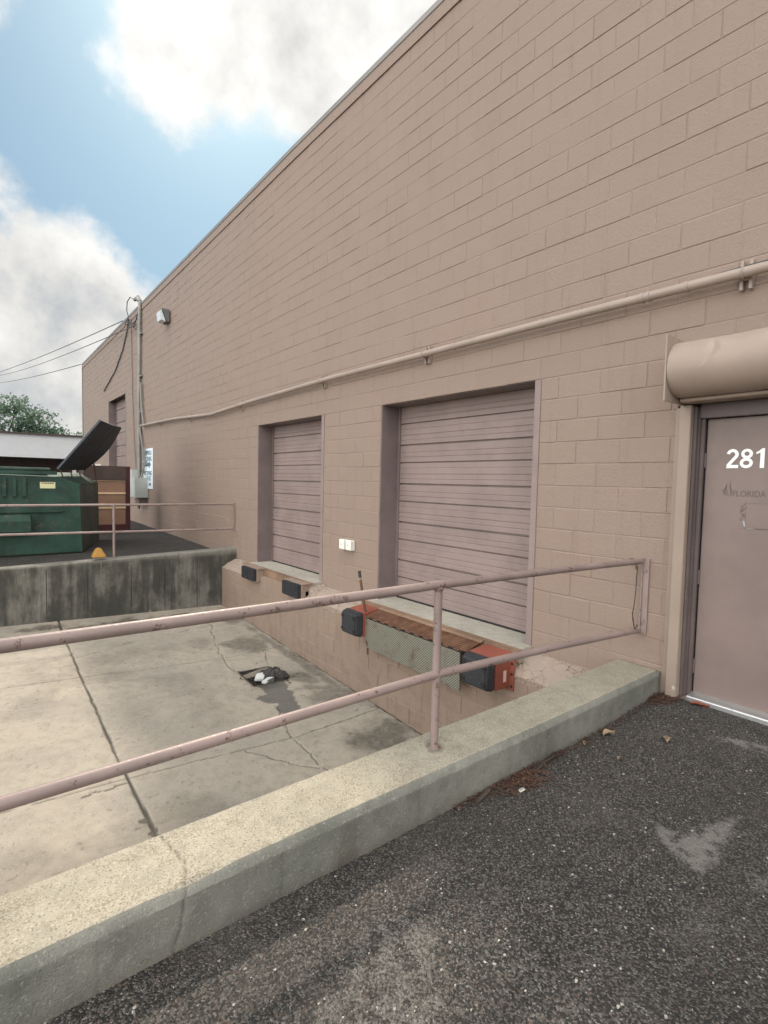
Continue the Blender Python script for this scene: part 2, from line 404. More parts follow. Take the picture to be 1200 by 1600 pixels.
def segdist(x, y, pts, wob=.02, seed=3, sc=5):
    x = x + (vnoise(x, y, sc, seed) - .5) * wob * 2; y = y + (vnoise(x, y, sc, seed + 5) - .5) * wob * 2
    d = np.full_like(x, 9.)
    for (ax, ay), (bx, by) in zip(pts[:-1], pts[1:]):
        vx, vy = bx - ax, by - ay; t = np.clip(((x - ax) * vx + (y - ay) * vy) / (vx * vx + vy * vy + 1e-9), 0, 1)
        d = np.minimum(d, np.hypot(x - ax - t * vx, y - ay - t * vy))
    return d
def inpoly(x, y, poly):
    c = np.zeros(x.shape, bool); n = len(poly)
    for i in range(n):
        x0, y0 = poly[i]; x1, y1 = poly[(i + 1) % n]
        k = (y0 > y) != (y1 > y); c ^= k & (x < (x1 - x0) * (y - y0) / (y1 - y0 + 1e-12) + x0)
    return c
def sst(v, a, b): t = np.clip((v - a) / (b - a), 0, 1); return t * t * (3 - 2 * t)
def grid(name, xs, ys, zf, attrs, mt, keep=None):
    """sheet with real relief z = zf(x, y) and named wear maps"""
    X, Y = np.meshgrid(xs, ys); nx, ny = len(xs), len(ys); Z = zf(X, Y)
    me = bpy.data.meshes.new(name); V = np.stack([X, Y, Z], -1).reshape(-1, 3)
    i = np.arange((nx - 1) * (ny - 1)); a = (i // (nx - 1)) * nx + i % (nx - 1)
    F = np.stack([a, a + 1, a + nx + 1, a + nx], -1)
    if keep is not None: F = F[keep(X, Y).reshape(-1)[a]]
    me.vertices.add(len(V)); me.vertices.foreach_set('co', V.ravel())
    me.loops.add(F.size); me.loops.foreach_set('vertex_index', F.ravel())
    me.polygons.add(len(F)); me.polygons.foreach_set('loop_start', np.arange(len(F)) * 4); me.polygons.foreach_set('loop_total', np.full(len(F), 4))
    me.update(); me.validate(); me.polygons.foreach_set('use_smooth', np.ones(len(F), bool))
    for k, fn in attrs.items():
        at = me.attributes.new(k, 'FLOAT', 'POINT'); at.data.foreach_set('value', np.clip(fn(X, Y), 0, 1).ravel().astype(np.float32))
    me.materials.append(mt); o = bpy.data.objects.new(name, me); COL.objects.link(o); return o

# ------------------------------------------------------------------ ground
def drop(y): return np.maximum(0, y) * .0135          # the top of the wall reads slightly lower with distance
def zasph(x, y):
    return .05 * np.clip(x + 1.0, 0, 1) - .0 + (vnoise(x, y, 1.2, 2) - .5) * .012 + (vnoise(x, y, 40, 6, 2) - .5) * .004
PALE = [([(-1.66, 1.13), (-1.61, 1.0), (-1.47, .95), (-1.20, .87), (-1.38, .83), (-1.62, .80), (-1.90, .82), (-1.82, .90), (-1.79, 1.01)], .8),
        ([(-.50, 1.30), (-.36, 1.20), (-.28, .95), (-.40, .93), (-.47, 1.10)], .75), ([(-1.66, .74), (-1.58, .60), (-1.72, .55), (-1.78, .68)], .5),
        ([(-3.20, 1.52), (-3.00, 1.45), (-2.92, 1.25), (-3.25, 1.0), (-3.55, 1.0), (-3.6, 1.3)], .5), ([(-2.6, .95), (-2.45, .85), (-2.6, .7), (-2.8, .8)], .3),  # first one: worn asphalt, with the sunlit patch painted in as extra paleness
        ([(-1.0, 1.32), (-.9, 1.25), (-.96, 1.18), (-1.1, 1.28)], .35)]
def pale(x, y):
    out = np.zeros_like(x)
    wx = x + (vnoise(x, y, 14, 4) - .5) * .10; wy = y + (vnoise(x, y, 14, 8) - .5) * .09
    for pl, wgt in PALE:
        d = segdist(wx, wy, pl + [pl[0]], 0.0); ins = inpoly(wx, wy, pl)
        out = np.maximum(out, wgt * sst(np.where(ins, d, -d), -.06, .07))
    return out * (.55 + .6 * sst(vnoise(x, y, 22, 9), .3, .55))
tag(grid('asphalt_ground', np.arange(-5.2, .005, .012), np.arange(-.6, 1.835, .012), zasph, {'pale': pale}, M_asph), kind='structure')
a0 = MB(); a0.add([(-300, -300, -.012), (-5.19, -300, -.012), (-5.19, 1.8, -.012), (-300, 1.8, -.012)], [(0, 1, 2, 3)])
a0.add([(-5.19, -300, -.012), (0, -300, -.012), (0, -.59, -.012), (-5.19, -.59, -.012)], [(0, 1, 2, 3)])
tag(a0.build('asphalt_lot', M_asph), kind='structure')

DR = [(-1.39, 6.82), (-.94, 6.83), (-.91, 6.32), (-1.40, 6.31)]
def zpit0(x, y): return H - 2.73 + .05 * (y - 7) - .03 * (x + .3)
JO = [[(-3.15, 10.3), (-3.19, 8.9), (-3.21, 7.6), (-3.23, 5.5), (-3.22, 4.2), (-3.2, 2.1)], [(-12, 7.72), (-4.06, 7.66), (-3.21, 7.6), (-2.59, 7.52), (-1.37, 7.45), (-.3, 7.55)],
      [(-12, 5.1), (-3.21, 5.02), (-1.51, 4.9), (-.3, 5.0)], [(-6.3, 2.1), (-6.3, 10.3)]]
CR = [[(-.97, 9.5), (-.99, 9.0), (-1.21, 8.26), (-1.33, 7.73), (-1.42, 7.27), (-1.42, 6.85)], [(-.72, 7.45), (-.85, 7.06), (-.94, 6.8)],
      [(-1.40, 5.7), (-1.47, 5.46), (-1.59, 5.01), (-1.61, 4.71), (-1.62, 4.37), (-1.64, 4.21), (-1.42, 4.0)], [(-2.15, 4.95), (-2.08, 4.8), (-1.92, 4.55), (-1.8, 4.38), (-1.64, 4.22)],
      [(-3.17, 8.35), (-2.9, 8.44), (-2.32, 8.69)], [(-1.78, 8.82), (-1.33, 8.99), (-1.0, 9.05)], [(-4.3, 9.0), (-3.6, 9.3), (-3.3, 9.9)]]
def crackm(x, y):
    o = np.zeros_like(x)
    for i, pl in enumerate(JO):
        wd = (.0125 if i in (0, 3) else .0055) * (.5 + vnoise(x, y, 4, 12 + i) * 1.1); o = np.maximum(o, 1 - sst(segdist(x, y, pl, .01, 3 + i), wd * .6, wd * 1.5))
    for i, pl in enumerate(CR):
        wd = .005 * (.4 + vnoise(x, y, 5, 22 + i)); o = np.maximum(o, .9 * (1 - sst(segdist(x, y, pl, .045, 7 + i, 7), wd * .5, wd * 2)))
    e = np.abs(x + .3); o = np.maximum(o, 1 - sst(e + (vnoise(x, y, 8, 31) - .5) * .06, .0, .035))
    ch = (segdist(x, y, [(-3.24, 4.35), (-3.2, 4.05)], .05, 4, 14) < .028) | (segdist(x, y, [(-3.6, 4.93), (-3.25, 4.95)], .03, 5, 18) < .014)
    return np.maximum(o, ch * .8)
PUD = [(-1.36, 6.32), (-1.38, 6.02), (-1.57, 5.97), (-1.51, 5.81), (-1.39, 5.71), (-1.49, 5.57), (-1.40, 5.30), (-1.2, 5.38), (-1.06, 5.84), (-.98, 6.32)]
def patchm(x, y):
    wx = x + (vnoise(x, y, 9, 41) - .5) * .13; wy = y + (vnoise(x, y, 9, 42) - .5) * .13
    d = segdist(wx, wy, PUD + [PUD[0]], 0.0); ins = inpoly(wx, wy, PUD)
    return sst(np.where(ins, d, -d), -.01, .02) * .85
def blob(x, y, cx, cy, rx, ry, amp, seed, th=.0):
    r = np.hypot((x - cx) / rx, (y - cy) / ry) + (vnoise(x, y, 5, seed) - .5) * 1.1
    return amp * (1 - sst(r, .4 + th, 1.0))
def stainm(x, y):
    s = vnoise(x, y, 1.5, 51); o = .28 * sst(s, .5, .75)
    for a in ((-.8, 7.9, .5, .45, .65, 61), (-.70, 6.3, .25, .35, .7, 62), (-.68, 5.6, .42, .5, .55, 63), (-.75, 4.45, .55, .42, .75, 64), (-1.6, 9.7, 1.6, .35, .95, 65),
              (-.42, 6.9, .12, 2.6, .6, 66), (-.5, 9.4, .4, .7, .7, 67), (-3.35, 9.95, .5, .25, .8, 68), (-2.2, 3.4, .9, .3, .35, 69), (-1.15, 6.5, .42, .42, .75, 70)): o = np.maximum(o, blob(x, y, *a))
    f = vnoise(x, y, 24, 55, 3)
    return o * (.55 + .75 * f) + .35 * (vnoise(x, y, 30, 57, 2) > .80)
def drainm(x, y): return inpoly(x, y, DR)
def zpit(x, y):
    return zpit0(x, y) + (vnoise(x, y, 1.0, 71) - .5) * .012 + (vnoise(x, y, 30, 72, 2) - .5) * .0035 - .014 * crackm(x, y) - .004 * patchm(x, y) - .11 * drainm(x, y)
xs = np.concatenate([np.arange(-5.0, -.285, .013)]); ys = np.concatenate([np.arange(2.1, 10.3, .013)])
tag(grid('loading_bay_floor', xs, ys, zpit, {'crack': crackm, 'stain': stainm, 'patch': patchm}, M_pit), kind='structure')
def zramp(x, y): return zpit0(np.full_like(x, -5.0), y) + np.clip((-5 - x) / 20, 0, 1) * 1.3
tag(grid('loading_ramp', np.linspace(-30, -4.99, 120), np.linspace(2.0, 10.4, 60), zramp, {'crack': crackm}, M_pit), kind='structure')
# upper lot beyond the retaining wall
def zlot(x, y): return H - 1.60 + .016 * np.clip(y - 11.5, 0, 7)
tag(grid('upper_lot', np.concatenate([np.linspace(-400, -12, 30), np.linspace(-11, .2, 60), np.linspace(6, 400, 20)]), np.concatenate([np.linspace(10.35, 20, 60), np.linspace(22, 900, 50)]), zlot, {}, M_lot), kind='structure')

# ------------------------------------------------------------------ warehouse
def Yh(h): return 1.8243 + .2032 * h
def Zv(v): return H + 1.0177 + .2032 * v
bld = empty('warehouse_building', (20, 5, 0), 'long tan painted block warehouse with two mauve dock doors above a sunken loading bay', 'warehouse')
OPEN = [(3.03, 5.51, H - 2.3, Zv(0)), (6.92, 9.27, H - 2.3, Zv(0)), (19.78, 22.6, H - 1.7, H + 2.95), (.6, 1.78, H - 1.8, H + .64)]
def carve(rects, hole):
    out = []
    for (a, b, c, d_) in rects:
        y0, y1, z0, z1 = hole
        if b <= y0 or a >= y1 or d_ <= z0 or c >= z1: out.append((a, b, c, d_)); continue
        if a < y0: out.append((a, y0, c, d_))
        if b > y1: out.append((y1, b, c, d_))
        aa, bb_ = max(a, y0), min(b, y1)
        if c < z0: out.append((aa, bb_, c, z0))
        if d_ > z1: out.append((aa, bb_, z1, d_))
    return [r for r in out if r[1] - r[0] > .012 and r[3] - r[2] > .012]
def blockwork(name, x, rows, y_lo, y_hi, holes, mt, parent, zmap, split=(), depth=.0052, zclip=(-9, 99)):
    V = []; F = []; rnd = []; rg = []
    rr = random.Random(11)
    for r in rows:
        z0, z1 = Zv(r), Zv(r + 1)
        h = math.floor((y_lo - 1.8243) / .2032) - 3
        if (h % 2) != (r % 2): h -= 1
        while Yh(h) < y_hi:
            ya, yb = max(Yh(h), y_lo), min(Yh(h + 2), y_hi); h += 2
            if yb - ya < .01: continue
            rc = [(ya, yb, max(z0, zclip[0]), min(z1, zclip[1]))]
            if rc[0][3] - rc[0][2] < .01: continue
            for sy in split:
                rc = [t for q_ in rc for t in ([(q_[0], sy - .008, q_[2], q_[3]), (sy + .008, q_[1], q_[2], q_[3])] if q_[0] < sy - .02 and q_[1] > sy + .02 else [q_])]
            for ho in holes: rc = carve(rc, ho)
            a_, b_ = rr.random(), rr.random()
            for (p0, p1, q0, q1) in rc:
                e = .0055; g = .0075; o = (rr.random() ** 2) * .0012; dp = depth * (.28 + .85 * rr.random()); tb = .0045 + .004 * rr.random()
                ee = [e * (.55 + .7 * rr.random()) for _ in range(4)]
                tw = [(rr.random() - .5) * .0005 for _ in range(4)]
                base = len(V)
                outer = [(p0, q0), (p1, q0), (p1, q1), (p0, q1)]
                mid = [(p0 + ee[0] * .55, q0 + ee[1] * .55), (p1 - ee[2] * .55, q0 + ee[1] * .55), (p1 - ee[2] * .55, q1 - ee[3] * .55), (p0 + ee[0] * .55, q1 - ee[3] * .55)]
                inn = [(p0 + ee[0] + g * .25, q0 + ee[1] + .001), (p1 - ee[2] - g * .25, q0 + ee[1] + .001), (p1 - ee[2] - g * .25, q1 - ee[3] - tb), (p0 + ee[0] + g * .25, q1 - ee[3] - tb)]
                for (yy, zz) in outer: V.append((x + .004, yy, zmap(yy, zz)))
                for (yy, zz) in mid: V.append((x + .004, yy, zmap(yy, zz)))
                for i, (yy, zz) in enumerate(inn): V.append((x + .004 - dp - o + tw[i], yy, zmap(yy, zz)))
                for s0, s1 in ((0, 4), (4, 8)):
                    for i in range(4):
                        j = (i + 1) % 4; F.append((base + s0 + i, base + s1 + i, base + s1 + j, base + s0 + j))
                F.append((base + 8, base + 11, base + 10, base + 9))
                rnd += [a_] * 12; rg += [b_ ** 1.5] * 12
    me = bpy.data.meshes.new(name); O = org(parent); me.from_pydata([(a - O.x, b - O.y, c - O.z) for a, b, c in V], [], F)
    for nm, dat in (('rnd', rnd), ('rgh', rg)):
        at = me.attributes.new(nm, 'FLOAT', 'POINT'); at.data.foreach_set('value', np.array(dat, np.float32))
    me.materials.append(mt); o = bpy.data.objects.new(name, me); COL.objects.link(o); o.parent = parent; return o
def zm(y, z):
    r = z - H
    return z if r < 0 else H + r * (1 - .0025 * max(0, y - 8))
blockwork('wall', 0, range(-15, 22), -6, 28.3, OPEN, M_wall, bld, zm, split=(9.68,), zclip=(-.10, 99))
YW = 28.3; ZT = H + 5.49
b = MB()
b.add([(.5, -30, -2), (.5, YW, -2), (.5, YW, 6.7), (.5, -30, 7.1)], [(0, 1, 2, 3)])       # unseen backing plane added behind the door recesses to block light
b.add([(.006, -30, -.1), (.006, -6, -.1), (.006, -6, ZT), (.006, -30, ZT)], [(0, 1, 2, 3)])
b.build('unseen_backing_wall', M_wall, bld)
b = MB(); b.add([(.01, YW, -1), (40, YW, -1), (40, YW, zm(YW, ZT)), (.01, YW, zm(YW, ZT))], [(0, 1, 2, 3)]); b.add([(40, -30, -1), (40, YW, -1), (40, YW, zm(YW, ZT)), (40, -30, ZT)], [(0, 1, 2, 3)])
b.add([(.01, -30, -1), (40, -30, -1), (40, -30, ZT), (.01, -30, ZT)], [(0, 1, 2, 3)]); b.build('side_wall', M_wall, bld)
b = MB(); ys_ = [-30, 8, 14, 20, YW]
b.add([(.02, y, zm(y, ZT) - .06) for y in ys_] + [(40, y, zm(y, ZT) - .06) for y in ys_], [(i, i + 1, i + 6, i + 5) for i in range(4)]); b.build('roof', M_cop, bld)
b = MB()
for y0, y1 in zip(ys_[:-1], ys_[1:]):
    za, zb = zm(y0, ZT), zm(y1, ZT)
    b.hexa([(-.028, y0, za - .055), (.3, y0, za - .055), (.3, y1, zb - .055), (-.028, y1, zb - .055), (-.028, y0, za + .012), (.3, y0, za + .03), (.3, y1, zb + .03), (-.028, y1, zb + .012)])
b.build('roof_coping', M_cop, bld)
b = MB()
for y0, y1 in zip(ys_[:-1], ys_[1:]):
    za, zb = zm(y0, ZT), zm(y1, ZT)
    b.hexa([(-.018, y0, za - .21), (.02, y0, za - .21), (.02, y1, zb - .21), (-.018, y1, zb - .21), (-.018, y0, za - .055), (.02, y0, za - .055), (.02, y1, zb - .055), (-.018, y1, zb - .055)])
b.build('fascia_trim', M_wall, bld)
b = MB(); b.box(-.03, -.002, 28.24, 28.31, 0, zm(YW, ZT) - .1); b.build('corner_trim', M_cop, bld)
# control joint sealant strip
b = MB(); b.box(-.0015, .004, 9.66, 9.70, -.1, ZT - .25); b.build('control_joint', M_wall, bld)

# foundation wall below the ledge
blockwork('foundation_wall', -.3, range(-22, -13), 2.1, 10.3, [], M_found, bld, lambda y, z: z, zclip=(-1.6, H - 1.79), depth=.0085)
def ledge(y0, y1):
    n = 24; m = 5; V = []; F = []
    for i in range(n + 1):
        y = y0 + (y1 - y0) * i / n
        for j in range(m + 1):
            t = j / m; jit = (random.random() - .5) * .014 if 0 < j else 0
            V.append((.0 - t * .305 + jit, y, H - 1.64 - .155 * t ** 1.4 + (random.random() - .5) * .014))
        V.append((-.3, y, H - 1.86))
    for i in range(n):
        for j in range(m + 1): a = i * (m + 2) + j; F.append((a, a + m + 2, a + m + 3, a + 1))
    return V, F
b = MB()
for a in ((2.14, 3.03), (5.53, 6.91), (9.24, 10.3)): b.add(*ledge(*a))
b.each('mortar_ledge', M_wash, bld, smooth=True)
b = MB(); b.hexa([(-.27, 6.72, H - 1.80), (0, 6.72, H - 1.70), (0, 6.895, H - 1.70), (-.275, 6.895, H - 1.80), (-.24, 6.76, H - 1.70), (0, 6.74, H - 1.63), (0, 6.895, H - 1.60), (-.255, 6.895, H - 1.63)])
b.build('mortar_step', M_wash, bld, bevel=.012)
def sill(y0, y1, nm):
    s = MB(); s.box(-.225, .5, y0, y1, H - 1.86, H - 1.58); o = s.build('dock_sill', M_sill, bld, bevel=.008)
    s = MB(); s.box(-.25, -.222, y0 - .02, y1 + .02, H - 1.70, H - 1.576); s.box(-.25, -.18, y0 - .02, y1 + .02, H - 1.585, H - 1.5765)
    s.each('edge_channel', M_chan, bld, bevel=.003)
    s = MB(); s.box(-.305, -.2, y0, y1, H - 1.9, H - 1.70); s.build('sill_apron', M_found, bld)
sill(3.02, 5.52, 2); sill(6.9, 9.3, 1)

def roll_door(y0, y1, zb, zt, x, nm, recess, jr, jl, far=False):
    """ribbed sectional door with steel jambs; y0 is the side near the viewer"""
    # frame parts (boxes butt against the block openings)
    f = MB(); f.box(-.006, recess + .1, y0 - jr, y0, zb - .05, zt); f2 = MB(); f2.box(-.006, recess + .1, y1, y1 + jl, zb - .05, zt)
    d = empty('dock_door', (x, (y0 + y1) / 2, zb), None, None); d.parent = bld; d.location = Vector((x, (y0 + y1) / 2, zb)) - bld.location
    f.build('jamb', M_door, d, bevel=.003); f2.build('jamb', M_jamb, d, bevel=.003)
    l = MB(); l.box(.02, recess + .1, y0 - jr, y1 + jl, zt - .004, zt + .05); l.build('lintel', M_jamb, d)
    # profile of one section, bottom to top: (height fraction, depth)
    H0 = zt - zb; n = 5; sh = H0 / n
    prof = [(0, .034), (.026, .034), (.031, 0), (.12, 0), (.135, .005), (.15, 0), (.245, 0), (.26, .007), (.275, 0), (.40, 0), (.412, .004), (.424, 0), (.54, 0), (.544, .030), (.568, .030), (.574, 0), (.68, 0), (.695, .006), (.71, 0), (.80, 0), (.815, .005), (.83, 0), (.985, 0), (.99, .034)]
    V = []; F = []; cols = [y0, y0 + (y1 - y0) * .25, (y0 + y1) / 2, y0 + (y1 - y0) * .75, y1]
    for k in range(n):
        wob = [(random.random() - .5) * .006 for _ in cols]
        for (t, dp) in prof:
            z = zb + sh * (k + t)
            for c, y in enumerate(cols): V.append((x + dp + wob[c] * (1 if dp < .01 else 0), y, z))
    V += [(x + .016, y, zt) for y in cols]
    nc = len(cols); nr = len(V) // nc
    for i in range(nr - 1):
        for j in range(nc - 1): a = i * nc + j; F.append((a, a + 1, a + nc + 1, a + nc))
    p = MB(); p.add(V, F); p.build('door_curtain', M_door, d)
    g = MB(); g.box(x - .02, x + .03, y0, y0 + .035, zb, zt); g.box(x - .02, x + .03, y1 - .035, y1, zb, zt); g.each('track', M_jamb, d)
    s = MB(); s.box(x - .012, x + .02, y0 + .03, y1 - .03, zb - .002, zb + .02); s.build('bottom_seal', M_dark, d)
    return d
d2 = roll_door(3.10, 5.48, H - 1.58, Zv(0) - .002, .3, 'b', .3, .07, .03)
d1 = roll_door(7.0, 9.24, H - 1.58, Zv(0) - .002, .3, 'a', .3, .08, .03)
d3 = roll_door(19.85, 22.55, H - 1.5, H + 2.92, .26, 'c', .24, .06, .05)
d2['label'] = 'wide mauve ribbed dock door nearest the entrance door, behind the railing post'
d1['label'] = 'narrower looking mauve ribbed dock door beside the retaining wall'
d3['label'] = 'tall ribbed dock door at the far end behind the open dumpster lid'

# ------------------------------------------------------------------ entrance door, frame and shutter housing
e = empty('entrance_door', (0, 1.1, 0), None, None); e.parent = bld; e.location = Vector((0.1, 1.1, .05)) - bld.location
e['label'] = 'mauve steel entrance door numbered 281 under a roll shutter housing'
b = MB(); b.box(.10, .145, .62, 1.60, H - 1.59, H + .53); b.build('door_leaf', M_entry, e, bevel=.003)
b = MB()
for (xa, xb, ya, yb) in ((-.002, .035, 1.64, 1.662), (.035, .06, 1.63, 1.66), (.06, .085, 1.605, 1.66), (.085, .16, 1.612, 1.66)):
    b.box(xa, xb, ya, yb, H - 1.62, H + .62)
b.box(.03, .085, .6, 1.63, H + .535, H + .64); b.box(.085, .16, .6, 1.61, H + .545, H + .64)
b.build('door_frame', M_frame, e, bevel=.003)
b = MB(); b.box(.11, .16, 1.60, 1.615, H - 1.6, H + .56); b.box(.11, .15, .6, 1.6, H + .53, H + .546); b.build('door_gap', M_dark, e)
for z in (.22, -.68, -1.38):
    b = MB(); b.tube([(.094, 1.604, H + z - .055), (.094, 1.604, H + z + .055)], .009, 10); b.box(.086, .102, 1.604, 1.63, H + z - .05, H + z + .05); b.build('hinge', M_frame, e, smooth=True)
b = MB(); b.prism([(.0, -.03), (.015, -.005), (.06, .0), (.1, .012), (.12, .012), (.12, -.04), (0, -.04)], lambda u, v, d_: (u + .0, d_, H - 1.595 + v), .6, 1.61)
b.box(-.004, .0, .6, 1.61, H - 1.63, H - 1.605); b.build('threshold', M_alu, e)
b = MB(); b.box(-.02, .3, .55, 1.64, -.02, H - 1.632); b.build('door_step', M_curbf, e, bevel=.01)
DX = .0975
def dplace(u, v, d_=0.0): return (DX - d_, 1.462 - u, H + .160 + v)
def ribbon(pts, wd, lift, closed=False):
    b_ = MB(); n = len(pts); L = []; Q = []
    for i_ in range(n):
        a_ = Vector(pts[(i_ - 1) % n if closed else max(0, i_ - 1)]); c_ = Vector(pts[(i_ + 1) % n if closed else min(n - 1, i_ + 1)]); t_ = (c_ - a_).normalized(); m_ = Vector((-t_.y, t_.x)) * wd * .5
        w_ = wd; p_ = Vector(pts[i_]); L.append(p_ + m_); Q.append(p_ - m_)
    k_ = n if closed else n - 1
    for i_ in range(k_):
        j_ = (i_ + 1) % n
        b_.add([dplace(*q_, lift) for q_ in (L[i_], L[j_], Q[j_], Q[i_])], [(0, 1, 2, 3)])
    return b_
ell = lambda cx, cy, rx, ry, a0, a1, n: [(cx + rx * math.cos(R(a0 + (a1 - a0) * i_ / n)), cy + ry * math.sin(R(a0 + (a1 - a0) * i_ / n))) for i_ in range(n + 1)]
g2 = ribbon(ell(.039, .100, .028, .029, 172, -38, 16) + [(.040, .056), (.017, .026), (.010, .012)], .0225, 0.0); g2.add([dplace(u, v, .0003) for u, v in ((-.001, 0), (.079, 0), (.079, .0235), (.012, .0235))], [(0, 1, 2, 3)])
g2.build('house_number', M_num, e)
g8 = ribbon(ell(.128, .037, .0305, .027, 0, 360, 24)[:-1], .0215, 0.0, True); g8b = ribbon(ell(.130, .1035, .0265, .0255, 0, 360, 24)[:-1], .0205, .0003, True); g8.add(g8b.v, g8b.f); g8.build('house_number', M_num, e)
g1 = MB(); g1.add([dplace(u, v) for u, v in ((.212, 0), (.238, 0), (.238, .140), (.222, .140), (.212, .126))], [(0, 1, 2, 3, 4)]); g1.add([dplace(u, v, .0003) for u, v in ((.187, .098), (.2125, .110), (.2225, .140), (.203, .122), (.187, .114))], [(0, 1, 2, 3, 4)])
g1.build('house_number', M_num, e)
text_mesh('FLORIDA', .062, .0003, .0004, lambda x, y, z: (.0988 - z, 1.412 - x, H - .048 + y), 'company_lettering', M_ghost, e, 1.0, 'LEFT', .84)
def flame(u0, pts, wd):
    b_ = MB(); n = len(pts)
    L = [(p[0] - wd * math.sin(math.pi * i / (n - 1)) ** .7, p[1]) for i, p in enumerate(pts)]; Rr = [(p[0] + wd * math.sin(math.pi * i / (n - 1)) ** .7, p[1]) for i, p in enumerate(pts)]
    for i in range(n - 1): b_.add([(.0990, 1.48 - (u0 + a[0]), H - .05 + a[1]) for a in (L[i], Rr[i], Rr[i + 1], L[i + 1])], [(0, 1, 2, 3)])
    return b_
fb_ = MB()
for u0, pts, wd in ((.030, [(.010, 0), (-.008, .02), (-.014, .045), (-.002, .075), (.002, .105)], .0055), (.042, [(.008, -.004), (-.004, .02), (-.012, .045), (-.016, .06), (-.014, .08)], .004),
                    (.052, [(-.002, -.004), (.010, .02), (.006, .05), (.0, .08), (.006, .125)], .0065), (.020, [(.012, .004), (-.004, .02), (-.012, .04), (-.010, .055)], .0035)):
    t = flame(u0, pts, wd); fb_.add(t.v, t.f)
fb_.build('flame_emblem', M_ghost, e)
b = MB(); b.box(.0945, .101, .95, 1.315, H - .272, H - .082); b.build('painted_plate', M_entry, e, bevel=.002)
b = MB(); b.box(.0915, .0944, .95, 1.318, H - .094, H - .079); b.box(.0915, .0944, .95, 1.318, H - .275, H - .262); b.each('plate_rim', M_entry, e, bevel=.001)
b = MB(); poly = [(1.335, -.225), (1.325, -.262), (1.30, -.282), (1.262, -.279), (1.255, -.272), (1.30, -.268), (1.318, -.25), (1.322, -.22)]
b.prism(poly, lambda u, v, d_: (d_, u, H + v), .0965, .1); 
b.build('peeled_patch', mat('bare_primer', (.36, .38, .39), .5)[0], e)
b = MB()
rr = random.Random(3)
for i in range(40):
    u = 1.315 + rr.random() * .035; v = -.10 - rr.random() * .13; s_ = .002 + rr.random() * .005
    b.box(.0955, .1, u, u + s_, H + v, H + v + s_ * 1.5)
b.each('adhesive_residue', M_entry, e)
# guide rail
b = MB(); b.box(-.06, .0, 1.662, 1.742, .02, H + .63); b.build('shutter_guide', M_guide, bld, bevel=.004)
b = MB(); b.box(-.006, .0, 1.742, 1.79, .02, H + .62); b.build('guide_flange', M_guide, bld)
hd = empty('shutter_housing', (-.2, 1.1, H + .86), None, None); hd.parent = bld; hd.location = Vector((-.2, 1.1, H + .86)) - bld.location
b = MB(); b.box(-.40, .0, 1.712, 1.722, H + .628, H + 1.098); b.box(-.40, .0, .40, .41, H + .628, H + 1.098); b.each('end_plate', M_hood, hd)
n1, n2 = 240, 90; V = []; F = []
for i in range(n1 + 1):
    y = .41 + (1.709 - .41) * i / n1
    for j in range(n2 + 1):
        if j <= 80:
            a = R(100) + R(235) * j / 80                            # around the drum, top to underside
            r = .198
            # creased dent: a flat facet pressed into the drum
            a0 = R(152); nx, ny, nz = math.cos(a0) * .955, .30, math.sin(a0) * .955
            px_, py_, pz_ = r * math.cos(a), y - 1.415, r * math.sin(a)
            psh = max(0.0, min(px_ * nx + py_ * ny + pz_ * nz - .178, (.085 - py_ - .25 * pz_) * .30)) if py_ > -.12 else 0.0
            r -= psh + .0015 * math.sin(y * 9 + a)
            V.append((-.2 + r * math.cos(a), y, H + .865 + r * math.sin(a)))
        else:
            t = (j - 80) / (n2 - 80); V.append((-.2 + .198 * math.cos(R(335)) + t * .02, y, H + .865 + .198 * math.sin(R(335)) + t * .0))
for i in range(n1):
    for j in range(n2): a = i * (n2 + 1) + j; F.append((a, a + 1, a + n2 + 2, a + n2 + 1))
b = MB(); b.add(V, F); b.add([(-.235, .41, H + 1.06), (-.235, 1.71, H + 1.06), (.0, 1.71, H + 1.085), (.0, .41, H + 1.085)], [(0, 1, 2, 3)]); b.build('drum_cover', M_hood, hd, smooth=True)
b = MB(); b.tube([(-.155, .41, H + .655), (-.155, 1.70, H + .655)], .017, 12); b.box(-.15, -.03, .41, 1.70, H + .64, H + .665); b.build('bottom_bar', M_hood, hd, smooth=True)
b = MB(); b.tube([(-.4, 1.708, H + .91), (-.385, 1.708, H + .91)], .006, 8); b.build('bolt', M_steel, hd)

